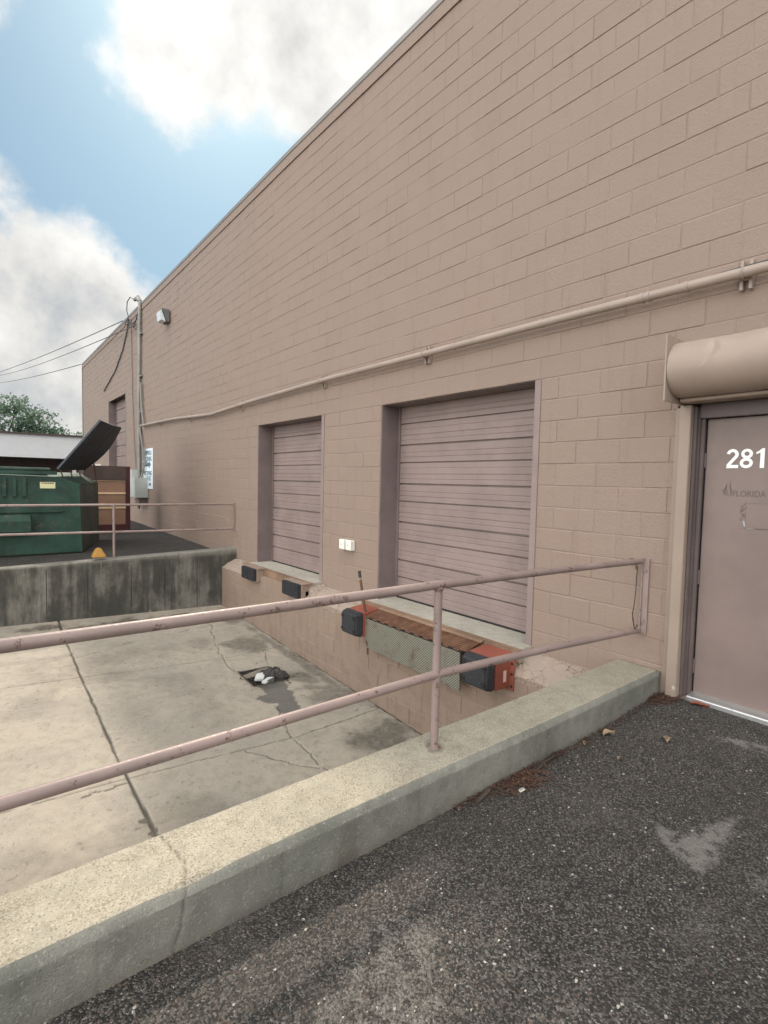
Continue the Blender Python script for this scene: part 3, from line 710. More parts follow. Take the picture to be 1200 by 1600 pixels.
# ------------------------------------------------------------------ curb wall with railing
def curb():
    xs = np.concatenate([np.arange(-9, -5, .05), np.arange(-5, -.015, .0095)]); prof = []
    for t in np.linspace(0, 1, 18): prof.append((1.80, -.06 + t * .248))
    prof += [(1.801, .191), (1.813, .204), (1.828, .2205)]
    for t in np.linspace(0, 1, 28)[0:]: prof.append((1.831 + t * .316, .222))
    prof += [(2.155, .212), (2.16, .195)]
    for t in np.linspace(0, 1, 8)[1:]: prof.append((2.16, .195 - t * 1.75))
    P = np.array(prof); n = len(P); m_ = len(xs)
    X = np.repeat(xs[:, None], n, 1); Y = np.repeat(P[None, :, 0], m_, 0); Z = np.repeat(P[None, :, 1], m_, 0)
    top = (Z > .2).astype(float)
    S_ = np.cumsum(np.r_[0, np.hypot(*np.diff(P, axis=0).T)]); Sg = np.repeat(S_[None, :], m_, 0)
    rough = (vnoise(X, Sg, 30, 81, 3) - .5)
    cr = 1 - sst(segdist(X, Sg, [(-3.80, 0), (-3.77, .12), (-3.74, .25), (-3.70, .4), (-3.72, .6)],  .022, 5, 9), .0015, .0075)
    vj = np.zeros_like(X)
    for xj in (-4.02, -3.36, -2.62, -1.55): vj = np.maximum(vj, .45 * (1 - sst(np.abs(X - xj), .002, .010)) * (Sg < .24))
    Z += top * rough * .004 - top * cr * .006 - .012 * np.exp(-((X + 3.7) / .1) ** 2) * (np.abs(Y - 1.82) < .02)
    Y += (Y < 1.81) * (rough * .004 + cr * .004 + vj * .003) + .006 * np.sin(X * 1.3)
    crack = np.maximum(cr * .55 * (.5 + .7 * vnoise(X, Sg, 12, 91)), vj * .42)
    stain = .55 * (1 - sst(Sg, .02, .10 + .08 * vnoise(X, Sg, 6, 83))) + .35 * sst(vnoise(X * 1.0, Sg * .35, 6, 84), .55, .8) * (Sg < .25)
    stain = np.maximum(stain, .6 * (1 - sst(np.hypot(X + 2.33, Y - 2.0) + (vnoise(X, Y, 20, 88) - .5) * .04, .03, .07)) * top)
    V = np.stack([X, Y, Z], -1).reshape(-1, 3)
    i = np.arange((n - 1) * (m_ - 1)); a = (i // (n - 1)) * n + i % (n - 1); F = np.stack([a, a + 1, a + n + 1, a + n], -1)
    me = bpy.data.meshes.new('curb_wall'); me.vertices.add(len(V)); O = np.array([-4.5, 1.98, 0]); me.vertices.foreach_set('co', (V - O).ravel())
    me.loops.add(F.size); me.loops.foreach_set('vertex_index', F.ravel()); me.polygons.add(len(F))
    me.polygons.foreach_set('loop_start', np.arange(len(F)) * 4); me.polygons.foreach_set('loop_total', np.full(len(F), 4))
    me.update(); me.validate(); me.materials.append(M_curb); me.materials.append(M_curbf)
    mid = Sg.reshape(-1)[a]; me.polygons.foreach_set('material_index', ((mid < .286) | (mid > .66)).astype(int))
    me.polygons.foreach_set('use_smooth', np.ones(len(F), bool)); me.set_sharp_from_angle(angle=R(30))
    for nm, dat in (('crack', crack), ('stain', stain), ('patch', crack * 0)):
        at = me.attributes.new(nm, 'FLOAT', 'POINT'); at.data.foreach_set('value', np.clip(dat, 0, 1).ravel().astype(np.float32))
    o = bpy.data.objects.new('curb_wall', me); COL.objects.link(o); o.location = O; return o
tag(curb(), 'low pale concrete curb wall carrying the near railing, beside the dark asphalt', 'curb wall')
c = MB(); c.box(-.02, -.004, 1.805, 2.15, -.06, .215); 
cr_ = c.build('end_cap', M_curbf, bpy.data.objects['curb_wall'])

rl = empty('railing', (-3, 2, .22), 'near mauve pipe railing on the curb wall beside the entrance door', 'railing')
b = MB(); b.tube([(-9, 2.0, H - .52), (-4.3, 2.0, H - .54), (-2.33, 2.0, H - .55), (-1.2, 2.0, H - .57), (-.03, 1.99, H - .597)], .0235, 20); b.build('top_rail', M_rail, rl, smooth=True)
b = MB(); b.tube([(-9, 2.0, H - 1.03), (-4.3, 2.0, H - 1.05), (-2.33, 2.0, H - 1.045), (-1.2, 2.0, H - 1.10), (-.03, 1.99, H - 1.17)], .0235, 20); b.build('lower_rail', M_rail, rl, smooth=True)
for x in (-2.33, -4.95, -7.4):
    b = MB(); b.tube([(x, 2.0, .2), (x, 2.0, H - .555)], .0225, 20); b.tube([(x, 2.0, .215), (x, 2.0, .232)], .03, 16); b.tube([(x, 2.0, H - .582), (x, 2.0, H - .568)], [.0245, .029], 16); b.build('post', M_rail, rl, smooth=True)
b = MB(); b.box(-.016, -.004, 1.93, 1.985, H - 1.19, H - .575); b.box(-.03, -.004, 1.975, 1.985, H - 1.19, H - .575); b.build('wall_plate', M_rail, rl)
for z in (-.67, -1.08):
    b = MB(); b.tube([(-.03, 1.955, H + z), (-.014, 1.955, H + z)], .010, 6); b.build('bolt', M_rail, rl)
b = MB()
pts = [(-.16, 1.985, H - .575), (-.163, 1.965, H - .62), (-.15, 1.96, H - .66), (-.16, 1.96, H - .72), (-.17, 1.955, H - .82), (-.20, 1.95, H - .94), (-.215, 1.95, H - .99), (-.20, 1.955, H - 1.04), (-.165, 1.96, H - 1.10), (-.14, 1.96, H - 1.135), (-.115, 1.96, H - 1.12), (-.11, 1.96, H - 1.10)]
b.tube(pts, .0036, 6); b.tube([(x + .006 * math.sin(i * 2.1), y + .005 * math.cos(i * 2.1), z) for i, (x, y, z) in enumerate(pts[6:])], .0025, 6)
b.tube([(-.16 + .029 * 0, 2.0 + .027 * math.cos(a), H - .594 + .027 * math.sin(a)) for a in np.linspace(0, math.tau, 16)], .003, 6)
b.tube([(-.16, 1.963 + .012 * math.cos(a), H - .635 + .016 * math.sin(a)) for a in np.linspace(0, math.tau, 12)], .0022, 6)
tag(b.build('hanging_wire', mat('rusty_wire', (.05, .032, .028), .8)[0], None, smooth=True), 'thin rusty twisted wire hanging from the near railing beside the wall', 'wire')

# far retaining wall and railing
def retwall():
    n = 120; V = []; F = []
    def zt(x): return H - 1.43 - .025 * max(0, -x - .15)
    xs = np.linspace(-14, .0, n)
    for x in xs:
        V += [(x, 10.25, -1.1), (x, 10.25, zt(x) - .02), (x, 10.27, zt(x)), (x, 10.52, zt(x)), (x, 10.54, zt(x) - .02), (x, 10.54, -.2)]
    for i in range(n - 1):
        for j in range(5): a = i * 6 + j; F.append((a, a + 1, a + 7, a + 6))
    F.append((0, 1, 2, 3, 4, 5)); k = (n - 1) * 6; F.append((k, k + 1, k + 2, k + 3, k + 4, k + 5))
    b = MB(); b.add(V, F); o = b.build('retaining_wall', M_ret, None, origin=(-5, 10.4, -1.0))
    return tag(o, 'streaked dark concrete retaining wall at the far end of the loading bay', 'retaining wall')
rw = retwall()
b = MB()
for x in (-3.32, -2.71, -2.01, -1.42, -.81): b.box(x - .0045, x + .0045, 10.2475, 10.26, -.95 + .15 * (1 + math.sin(x * 9)), H - 1.66 + .10 * math.sin(x * 5))
b.each('board_mark', M_dark, rw)
r2 = empty('railing', (-3, 10.4, .22), 'far thin mauve pipe railing on the streaked retaining wall before the dumpster', 'railing')
b = MB(); b.tube([(-14, 10.35, H - .495), (-.05, 10.35, H - .52)], .021, 12); b.build('top_rail', M_rail, r2, smooth=True)
b = MB(); b.tube([(-14, 10.35, H - .99), (-3.9, 10.35, H - .985), (-.05, 10.35, H - 1.03)], .021, 12); b.build('lower_rail', M_rail, r2, smooth=True)
b = MB(); b.tube([(-2.27, 10.35, H - 1.5), (-2.27, 10.35, H - .5)], .023, 12); b.build('post', M_rail, r2, smooth=True)
b = MB(); b.tube([(-5.2, 10.35, H - 1.55), (-5.2, 10.35, H - .5)], .023, 12); b.build('post', M_rail, r2, smooth=True)
b = MB(); b.box(-.04, -.0045, 10.32, 10.37, H - 1.06, H - .495); b.build('wall_plate', M_rail, r2)
b = MB(); b.hexa([(-2.635, 10.22, H - 1.44), (-2.405, 10.22, H - 1.44), (-2.405, 10.42, H - 1.44), (-2.635, 10.42, H - 1.44), (-2.565, 10.28, H - 1.275), (-2.49, 10.28, H - 1.275), (-2.49, 10.37, H - 1.275), (-2.565, 10.37, H - 1.275)])
yb = tag(b.build('parking_marker', M_yel, None, bevel=.016, seg=3), 'small yellow wedge-shaped block sitting on top of the streaked retaining wall', 'marker block')

# ------------------------------------------------------------------ dock bumpers (by the far dock door) and edge-of-dock leveler
bp = empty('dock_bumper', (-.36, 7.17, H - 1.7), 'black rubber dock bumper closest to the near door, below the smaller dock door', 'dock bumper', 'rubber dock bumpers under the smaller dock door')
b = MB(); b.box(-.37, -.22, 6.90, 7.45, H - 1.81, H - 1.60); b.box(-.37, -.22, 6.88, 7.47, H - 1.60, H - 1.578); b.build('mounting_block', M_found, bp, bevel=.006)
b = MB()
for i in range(11): b.box(-.435 - .004 * (i % 2), -.372, 6.925 + i * .046, 6.925 + i * .046 + .044, H - 1.80 - .005 * random.random(), H - 1.59)
b.build('rubber_pad', M_rub, bp, bevel=.006)
dup(bp, (0, 1.57, .01), 'black rubber dock bumper farthest off, next to the retaining wall')

lv = empty('dock_leveler', (-.45, 4.2, H - 1.8), 'rusty edge-of-dock leveler with orange red ends under the nearest dock door', 'dock leveler')
def house(y0, y1):
    h_ = MB(); h_.hexa([(-.52, y0, H - 1.915), (-.3, y0, H - 1.93), (-.3, y1, H - 1.93), (-.52, y1, H - 1.915), (-.52, y0, H - 1.63), (-.26, y0, H - 1.60), (-.26, y1, H - 1.60), (-.52, y1, H - 1.63)])
    o = h_.build('bumper_housing', M_red, lv, bevel=.005)
    f = MB(); f.box(-.318, -.302, y0 - .05, y1 + .03, H - 1.95, H - 1.65); f.build('mounting_flange', M_red, o, bevel=.002)
    r = MB(); r.hexa([(-.635, y0 + .02, H - 1.90), (-.52, y0, H - 1.93), (-.52, y1, H - 1.93), (-.635, y1 - .02, H - 1.90), (-.635, y0 + .02, H - 1.64), (-.52, y0, H - 1.612), (-.52, y1, H - 1.612), (-.635, y1 - .02, H - 1.64)])
    ro = r.build('bumper_pad', M_rub, o, bevel=.018, seg=3)
    for yy in (y0 + .055, y1 - .055):
        for zz in (-1.69, -1.85):
            k = MB(); k.tube([(-.640, yy, H + zz), (-.60, yy, H + zz)], .024, 14); k.build('bolt', M_dark, o)
    return o
h1 = house(3.04, 3.39); h2 = house(5.11, 5.46)
b = MB(); b.box(-.41, -.365, 3.0385, 3.0392, H - 1.86, H - 1.75); b.build('rating_label', mat('faded_label', (.62, .42, .38), .6)[0], h1)
for z in (-1.69, -1.79, -1.91):
    b = MB(); b.tube([(-.325, 3.012, H + z), (-.31, 3.012, H + z)], .013, 8); b.build('bolt', M_dark, h1)
b = MB(); b.hexa([(-.478, 3.44, H - 1.668), (-.25, 3.44, H - 1.602), (-.25, 5.10, H - 1.602), (-.478, 5.10, H - 1.668), (-.478, 3.44, H - 1.658), (-.25, 3.44, H - 1.590), (-.25, 5.10, H - 1.590), (-.478, 5.10, H - 1.658)])
b.build('hinge_deck', M_treadr, lv)
b = MB(); b.hexa([(-.485, 3.52, H - 2.085), (-.470, 3.52, H - 2.085), (-.470, 5.12, H - 2.05), (-.485, 5.12, H - 2.05), (-.497, 3.52, H - 1.69), (-.482, 3.52, H - 1.69), (-.482, 5.12, H - 1.69), (-.497, 5.12, H - 1.69)])
b.build('lip_plate', M_treadg, lv)
b = MB()
for i in range(11): y = 3.54 + i * .15; b.tube([(-.483, y, H - 1.675), (-.483, y + .075, H - 1.675)], .010, 8)
b.each('hinge_knuckle', M_rust, lv, smooth=True)
b = MB(); b.tube([(-.474, 3.5, H - 1.677), (-.474, 5.12, H - 1.677)], .008, 8); b.build('hinge_pin', M_dark, lv)
b = MB(); b.hexa([(-.30, 3.42, H - 1.60), (-.245, 3.42, H - 1.588), (-.245, 5.12, H - 1.588), (-.30, 5.12, H - 1.60), (-.30, 3.42, H - 1.594), (-.245, 3.42, H - 1.58), (-.245, 5.12, H - 1.58), (-.30, 5.12, H - 1.594)]); b.build('weld_strip', M_chan, lv)
b = MB(); b.tube([(-.46, 5.15, H - 1.66), (-.46, 5.19, H - 1.52), (-.46, 5.29, H - 1.19)], .0165, 12); hn = b.build('lift_handle', M_rust, lv, smooth=True)
b = MB(); b.tube([(-.46, 5.285, H - 1.205), (-.46, 5.305, H - 1.13)], .019, 12); b.build('grip', M_rub, hn)
b = MB(); b.tube([(-.46, 5.28, H - 1.235), (-.46, 5.283, H - 1.222)], .022, 12); b.build('collar', M_steel, hn)
b = MB(); b.tube([(-.475, 5.10, H - 1.8), (-.475, 5.07, H - 2.14)], .011, 8); b.tube([(-.46, 5.09, H - 1.95), (-.5, 5.08, H - 1.97), (-.47, 5.06, H - 2.05)], .01, 8); b.each('lift_arm', M_rust, lv, smooth=True)

# ------------------------------------------------------------------ things on the wall
pp = empty('wall_pipe', (-.1, 5, H + 1.5), 'long horizontal pipe painted tan, strapped along the wall above the doors', 'pipe')
path = [(-.1, -3, H + 1.5), (-.1, 1.22, H + 1.5), (-.1, 2.96, H + 1.51), (-.1, 4.49, H + 1.51), (-.1, 6.73, H + 1.515), (-.1, 9.59, H + 1.465), (-.1, 11.44, H + 1.405), (-.1, 14.19, H + 1.52), (-.1, 17.4, H + 1.57)]
b = MB(); b.tube(path, .036, 18); b.build('pipe_run', M_pipe, pp, smooth=True)
def pz(y):
    for (p0, p1) in zip(path[:-1], path[1:]):
        if p0[1] <= y <= p1[1]: return p0[2] + (p1[2] - p0[2]) * (y - p0[1]) / (p1[1] - p0[1])
for y in (.2, 1.36, 4.6, 6.9, 9.97, 13.0, 15.5):
    b = MB(); z = pz(y)
    for s in (-.028, .028): b.box(-.045, -.003, y + s - .010, y + s + .010, z - .10, z + .10)
    b.box(-.06, -.04, y - .012, y + .012, z - .04, z + .04)
    b.tube([(-.1 + .041 * math.cos(a), y, z + .041 * math.sin(a)) for a in np.linspace(0, math.tau, 20)], .005, 6)
    b.build('strut_bracket', M_pipe, pp)
for y in (.75, 1.72, 2.0, 2.05, 2.98, 4.1, 5.9, 6.95, 8.4, 10.3, 12.1):
    b = MB(); z = pz(y); b.tube([(-.1, y - .012, z), (-.1, y + .012, z)], .0405, 16); b.build('coupling', M_pipe, pp, smooth=True)
b = MB(); b.tube([(-.055, .2, H + 1.57), (-.05, .7, H + 1.545), (-.05, 1.2, H + 1.56), (-.055, 1.5, H + 1.555), (-.06, 1.74, H + 1.53)], .006, 6)
b.tube([(-.05, 6.9, H + 1.575), (-.04, 7.4, H + 1.56), (-.045, 8.3, H + 1.545), (-.05, 8.4, H + 1.53)], .006, 6)
b.each('strapped_cable', M_wire, pp)

ob = empty('outlet_box', (-.03, 6.27, H - .91), 'white weatherproof outlet box on the block wall, left one of the pair', 'outlet', 'white outlet boxes between the dock doors')
b = MB(); b.box(-.06, -.002, 6.215, 6.325, H - .99, H - .845); b.build('box', M_white, ob, bevel=.006)
b = MB(); b.box(-.088, -.0605, 6.205, 6.335, H - .985, H - .84); cv = b.build('cover', M_white, ob, bevel=.008)
b = MB(); b.tube([(-.0895, 6.275, H - .915), (-.086, 6.275, H - .915)], .010, 10); b.build('knob', mat('grey_plastic', (.3, .3, .28), .5)[0], cv)
b = MB(); b.box(-.08, -.05, 6.21, 6.22, H - .90, H - .885); b.box(-.06, -.03, 6.208, 6.216, H - .87, H - .857); b.each('latch', M_white, ob)
dup(ob, (0, -.165, .0), 'white weatherproof outlet box on the block wall, right one of the pair')

wl_k = .8
wl = empty('wall_light', (-.1, 14.9, H + 4.3), 'grey wall pack light with glass lens, high beside the conduit mast', 'wall light')
b = MB(); b.hexa([(-.10, 14.65, H + 4.10), (-.003, 14.65, H + 4.08), (-.003, 15.1, H + 4.08), (-.10, 15.1, H + 4.10), (-.26, 14.65, H + 4.50), (-.003, 14.65, H + 4.50), (-.003, 15.1, H + 4.50), (-.26, 15.1, H + 4.50)])
b.build('light_body', painted('light_grey_housing', (.12, .125, .13), .5), wl, bevel=.015)
b = MB(); b.hexa([(-.28, 14.67, H + 4.12), (-.12, 14.67, H + 4.09), (-.12, 15.08, H + 4.09), (-.28, 15.08, H + 4.12), (-.32, 14.67, H + 4.40), (-.265, 14.67, H + 4.47), (-.265, 15.08, H + 4.47), (-.32, 15.08, H + 4.40)])
b.build('glass_lens', mat('frosted_glass', (.62, .66, .68), .25)[0], wl, bevel=.01)
wl.scale = (wl_k, wl_k, wl_k)

ms = empty('service_mast', (-.06, 17.85, H), 'tall grey conduit mast with weatherhead rising above the roof edge', 'conduit mast')
b = MB(); b.tube([(-.07, 17.75, H - .0), (-.07, 17.72, H + 2.8), (-.07, 17.6, H + 5.42)], .05, 14); b.build('conduit', M_steel, ms, smooth=True)
b = MB(); b.tube([(-.07, 17.2, H + 1.6), (-.065, 17.45, H + 2.2), (-.065, 17.53, H + 2.9)], .035, 10); b.tube([(-.06, 17.7, H + 1.55), (-.06, 17.35, H + .9), (-.06, 17.3, H + .1)], .03, 10)
b.tube([(-.06, 18.0, H + .1), (-.06, 17.95, H + 1.2), (-.06, 17.6, H + 2.1)], .03, 10); b.each('branch_conduit', painted('conduit_grey', (.2, .18, .17), .5), ms, smooth=True)
b = MB(); b.tube([(-.07, 17.6, H + 5.40), (-.10, 17.66, H + 5.50), (-.18, 17.8, H + 5.46)], [.07, .085, .05], 12); b.build('weatherhead', M_steel, ms, smooth=True)
b = MB(); b.tube([(-.18, 17.8, H + 5.46), (-.22, 18.1, H + 5.62), (-.2, 18.6, H + 5.60), (-.15, 18.9, H + 5.4), (-.1, 18.9, H + 5.2), (-.08, 19.5, H + 5.08)], .014, 6)
b.tube([(-.1, 17.6, H + 5.1), (-.08, 18.3, H + 4.75), (-.1, 18.6, H + 4.9), (-.1, 19.4, H + 5.15)], .016, 6); b.tube([(-.1, 17.7, H + 4.9), (-.08, 18.4, H + 4.9), (-.1, 19.4, H + 5.2)], .016, 6); b.each('drip_loop', M_wire, ms, smooth=True)
for z in (3.1, 4.4, 2.0):
    b = MB(); b.box(-.075, -.003, 17.5, 17.92, H + z, H + z + .05); b.build('strap', M_steel, ms)

eb = empty('electrical_cabinet', (-.18, 17.6, H - .3), 'pale grey electrical cabinet mounted on the wall below the conduit mast', 'electrical box')
b = MB(); b.box(-.36, -.003, 16.95, 17.85, H - .64, H - .03); b.build('cabinet', M_grbox, eb, bevel=.01)
b = MB(); b.box(-.38, -.361, 16.99, 17.81, H - .62, H - .05); b.build('cabinet_door', M_grbox, eb, bevel=.005)
b = MB(); b.box(-.28, -.003, 17.75, 18.25, H - .03, H + .22); b.build('junction_box', M_grbox, eb, bevel=.01)
b = MB(); b.box(-.25, -.003, 17.05, 17.5, H - .82, H - .64); b.tube([(-.12, 17.6, H - .64), (-.12, 17.6, H - 1.0)], .04, 8); b.build('lower_box', M_jamb, eb)
b = MB(); b.tube([(-.08, 17.05, H + .9), (-.08, 17.05, H + .45), (-.08, 17.2, H + .2), (-.1, 17.4, H - .03)], .03, 8); b.tube([(-.08, 17.0, H + .42), (-.08, 17.1, H + .42)], .07, 8); b.each('meter_conduit', M_steel, eb, smooth=True)

sg = empty('dock_sign', (-.01, 16.9, H + .2), 'white panel sign with shipping and receiving hours and an arrow, beside the electrical cabinet', 'sign')
b = MB(); b.box(-.02, -.006, 16.40, 17.42, H - .36, H + .86); b.build('sign_panel', mat('sign_white', (.74, .80, .84), .4)[0], sg, bevel=.003)
M_signt = mat('sign_lettering', (.07, .15, .19), .5)[0]
for s_, zz, sz, kx in (('SHIPPING &', .66, .19, .78), ('RECEIVING', .48, .19, .86), ('RECEIVING', .05, .19, .86), ('HOURS', -.11, .19, .95), ('8AM - 4PM', -.275, .15, .9)):
    text_mesh(s_, sz, .001, .004, lambda x, y, z, zz=zz: (-.022 - z, 16.91 - x, H + zz + y), 'sign_text', M_signt, sg, 1.0, 'CENTER', kx)
b = MB(); b.prism([(-.33, .055), (.1, .055), (.1, .115), (.33, 0), (.1, -.115), (.1, -.055), (-.33, -.055)], lambda u, v, d_: (d_, 16.91 - u, H + .375 + v), -.0235, -.0205); b.build('arrow', M_signt, sg)

# overhead lines and loose cables
def line(p0, p1, sag, r, label, grp=None, name='overhead_cable'):
    P = []
    for i in range(25):
        t = i / 24; v = Vector(p0).lerp(Vector(p1), t); v.z -= sag * 4 * t * (1 - t); P.append(v)
    b_ = MB(); b_.tube(P, r, 6); return tag(b_.build(name, M_wire, None, smooth=True), label, 'cable', grp)
line((-.12, 19.6, H + 5.24), (-4.75, 71, H + 9.5), .35, .015, 'upper of the two thin overhead cables leading left from the conduit mast')
line((-.12, 17.85, H + 4.72), (-3.3, 96, H + 13.9), .7, .014, 'lower of the two thin overhead cables leading left from the conduit mast')
line((-.05, 28.35, H + 5.2), (-2.3, 97, H + 13.1), .3, .017, 'single overhead cable leading left from the far roof corner')
b = MB(); b.tube([(-.05, 19.1, H + 5.2), (-.03, 19.4, H + 4.9), (-.03, 20.0, H + 4.4), (-.03, 21.2, H + 3.85), (-.03, 23.3, H + 3.35)], .02, 6); tag(b.build('loose_cable', M_wire, None, smooth=True), 'loose dark cable drooping across the far wall from the roof edge', 'cable')
b = MB(); b.tube([(-.03, 18.9, H + 5.15), (-.03, 18.85, H + 4.7), (-.03, 18.72, H + 2.6), (-.03, 18.5, H + .9), (-.03, 18.3, H + .1)], .014, 6); tag(b.build('wall_cable', painted('cable_paint', (.2, .17, .16), .6), None, smooth=True), 'thin straight cable running down the wall just left of the conduit mast', 'cable')
b = MB(); b.box(-.12, -.003, 24.1, 24.75, H + .33, H + .47); tag(b.build('hose_bib_box', M_white, None, bevel=.01), 'small white fixture on the far wall left of the far dock door', 'fixture')
b = MB(); b.tube([(-.25, 19.2, H - 1.46), (-.2, 19.6, H - 1.42), (-.12, 19.9, H - 1.3)], .07, 10); tag(b.build('downspout_elbow', M_steel, None, smooth=True), 'short grey pipe elbow lying at the foot of the wall behind the maroon cart', 'pipe')

# ------------------------------------------------------------------ dumpster
gz = H - 1.60
dm = empty('dumpster', (-4.5, 13.1, gz), 'large dark green steel dumpster with its black lid propped open', 'dumpster')
X1 = -2.50; Y0 = 12.15
b = MB()
foot = [(-7.4, Y0), (X1, Y0), (-1.80, 14.1), (-1.80, 14.25), (-7.4, 14.25)]
# body with slanting top at the near right end
topz = H + .06
V = [(-7.4, Y0, gz + .04), (X1, Y0, gz + .04), (-1.84, 14.2, gz + .04), (-7.4, 14.2, gz + .04),
     (-7.4, Y0, topz), (-2.92, Y0, H - .04), (X1 - .04, Y0, H - .19), (-1.86, 14.2, H - .16), (-2.25, 14.2, topz), (-7.4, 14.2, topz)]
b.add(V, [(0, 1, 6, 5, 4), (0, 3, 2, 1), (2, 3, 9, 8, 7), (0, 4, 9, 3), (4, 5, 8, 9), (5, 6, 7, 8)])
b.build('body', M_green, dm, bevel=.012)
b = MB(); b.add([(X1 + .004, Y0 + .006, gz + .045), (-1.832, 14.19, gz + .045), (-1.852, 14.19, H - .165), (X1 - .035, Y0 + .006, H - .195)], [(0, 1, 2, 3)]); b.build('end_panel', M_greend, dm)
b = MB(); b.box(-7.42, -2.93, Y0 - .05, Y0 + .04, H + .0, H + .07); b.tube([(-7.4, Y0 - .02, H + .12), (-3.05, Y0 - .02, H + .10)], .035, 8); b.build('top_rim', M_green, dm, bevel=.008)
for i in range(14):
    x = -3.47 - i * .155
    b = MB(); b.box(x - .03, x + .03, Y0 - .05, Y0 + .002, H - .43, H - .07); b.build('rib', M_green, dm, bevel=.006)
b = MB(); b.box(-7.4, -2.83, Y0 - .04, Y0 + .001, H - .74, H - .70); b.build('stiffener', M_green, dm, bevel=.005)
b = MB(); b.hexa([(-4.9, Y0 - .17, H - 1.10), (-3.38, Y0 - .17, H - 1.10), (-3.38, Y0, H - 1.10), (-4.9, Y0, H - 1.10), (-4.9, Y0 - .17, H - .90), (-3.38, Y0 - .17, H - .90), (-3.38, Y0, H - .76), (-4.9, Y0, H - .76)]); b.build('fork_pocket', M_green, dm, bevel=.006)
b = MB(); b.box(-4.8, -3.35, Y0 - .175, Y0 - .171, H - 1.12, H - 1.105); b.box(-7.4, X1, Y0 + .02, Y0 + .1, gz, gz + .04); b.build('skid', M_dark, dm)
b = MB(); b.box(-3.215, -2.96, Y0 - .008, Y0 - .001, H - .268, H - .145); st = b.build('warning_sticker', mat('sticker_yellow', (.62, .60, .36), .5)[0], dm)
b = MB(); b.box(-3.19, -3.165, Y0 - .0095, Y0 - .0085, H - .178, H - .150); b.build('sticker_mark', mat('sticker_orange', (.45, .16, .05), .5)[0], st)
rr = random.Random(5); b = MB(); x = -3.155
while x < -2.985:
    wd_ = .012 + rr.random() * .02; b.box(x, x + wd_, Y0 - .0095, Y0 - .0085, H - .176, H - .156); x += wd_ + .008
b.build('sticker_lettering', M_dark, st)
# open lid: hinge line front (-2.93,12.2,.13) to back (-2.16,14.0,.19), leaning up to the right
def lidp(u, v):
    a = Vector((-2.93, 12.22, H + .13)); bb = Vector((-2.20, 14.0, H + .15)); c = Vector((-2.15, 12.25, H + 1.17)); dd = Vector((-1.40, 14.0, H + 1.20))
    p = a * (1 - u) * (1 - v) + bb * u * (1 - v) + c * (1 - u) * v + dd * u * v
    n = (bb - a).cross(c - a).normalized()
    sagv = -.105 * math.sin(math.pi * v) * u ** 1.5 - .04 * math.sin(math.pi * u) * (1 if v > .9 else .3)
    return p + n * (-sagv) + n * .012 * (1 if int(u * 26) % 2 else 0)
V = []; F = []; nu, nv = 52, 16
for i in range(nu + 1):
    for j in range(nv + 1): V.append(lidp(i / nu, j / nv))
nn = ((nu + 1) * (nv + 1)); off = Vector((.03, -.02, -.02))
V += [v + off for v in V]
for i in range(nu):
    for j in range(nv):
        a = i * (nv + 1) + j; F.append((a, a + 1, a + nv + 2, a + nv + 1)); F.append((nn + a, nn + a + nv + 1, nn + a + nv + 2, nn + a + 1))
for i in range(nu): a = i * (nv + 1); F.append((a, a + nv + 1, nn + a + nv + 1, nn + a)); a += nv; F.append((a, nn + a, nn + a + nv + 1, a + nv + 1))
for j in range(nv): a = j; F.append((a, nn + a, nn + a + 1, a + 1)); a = nu * (nv + 1) + j; F.append((a, a + 1, nn + a + 1, nn + a))
b = MB(); b.add(V, F); b.build('lid', M_lid, dm)
b = MB()
for x in (-2.85, -2.6, -2.35, -2.12):
    y = 12.22 + (x + 2.93) / .73 * 1.78; b.tube([(x, y, H + .14), (x + .05, y, H - .02), (x - .03, y + .05, H - .10)], .014, 6)
b.tube([(-1.98, 14.0, H + .35), (-1.92, 14.0, H - .12)], .014, 6); b.tube([(-2.12, 13.9, H + .30), (-2.2, 13.9, H + .02)], .012, 6)
b.each('lid_hinge_rod', M_rust, dm)
b = MB(); b.box(-7.3, -3.0, 12.5, 14.1, H + .06, H + .14); b.build('closed_lid', M_lid, dm, bevel=.02)

# maroon cart with tan panels
ct = empty('stock_cart', (-1.15, 16.0, gz), 'maroon framed cabinet cart with tan panels standing beside the dumpster', 'cart')
gc = H - 1.56
b = MB(); b.box(-1.95, -.84, 15.5, 15.58, gc, gc + .26); b.box(-.93, -.84, 15.49, 16.4, gc, H + .27); b.box(-1.95, -.84, 15.5, 16.4, gc + .0, gc + .04); b.build('cart_frame', M_maroon, ct, bevel=.006)
b = MB(); b.box(-1.95, -.93, 15.5, 16.38, H - .11, H + .27); b.build('upper_panel', M_brownd, ct, bevel=.006)
b = MB(); b.box(-1.95, -.93, 15.54, 16.3, gc + .26, H - .11); b.build('tan_panel', M_tan, ct)
b = MB(); M_slat = painted('pale_slat', (.62, .45, .28), .6, amt=0)
for z in (-.46, -.85): b.box(-1.95, -.935, 15.52, 15.542, H + z - .022, H + z + .022)
b.box(-1.95, -.93, 15.52, 15.542, H - .135, H - .12); b.each('slat', M_slat, ct)
b = MB(); b.box(-.95, -.93, 15.51, 15.54, gc + .26, H - .11); b.build('edge_strip', M_maroon, ct)

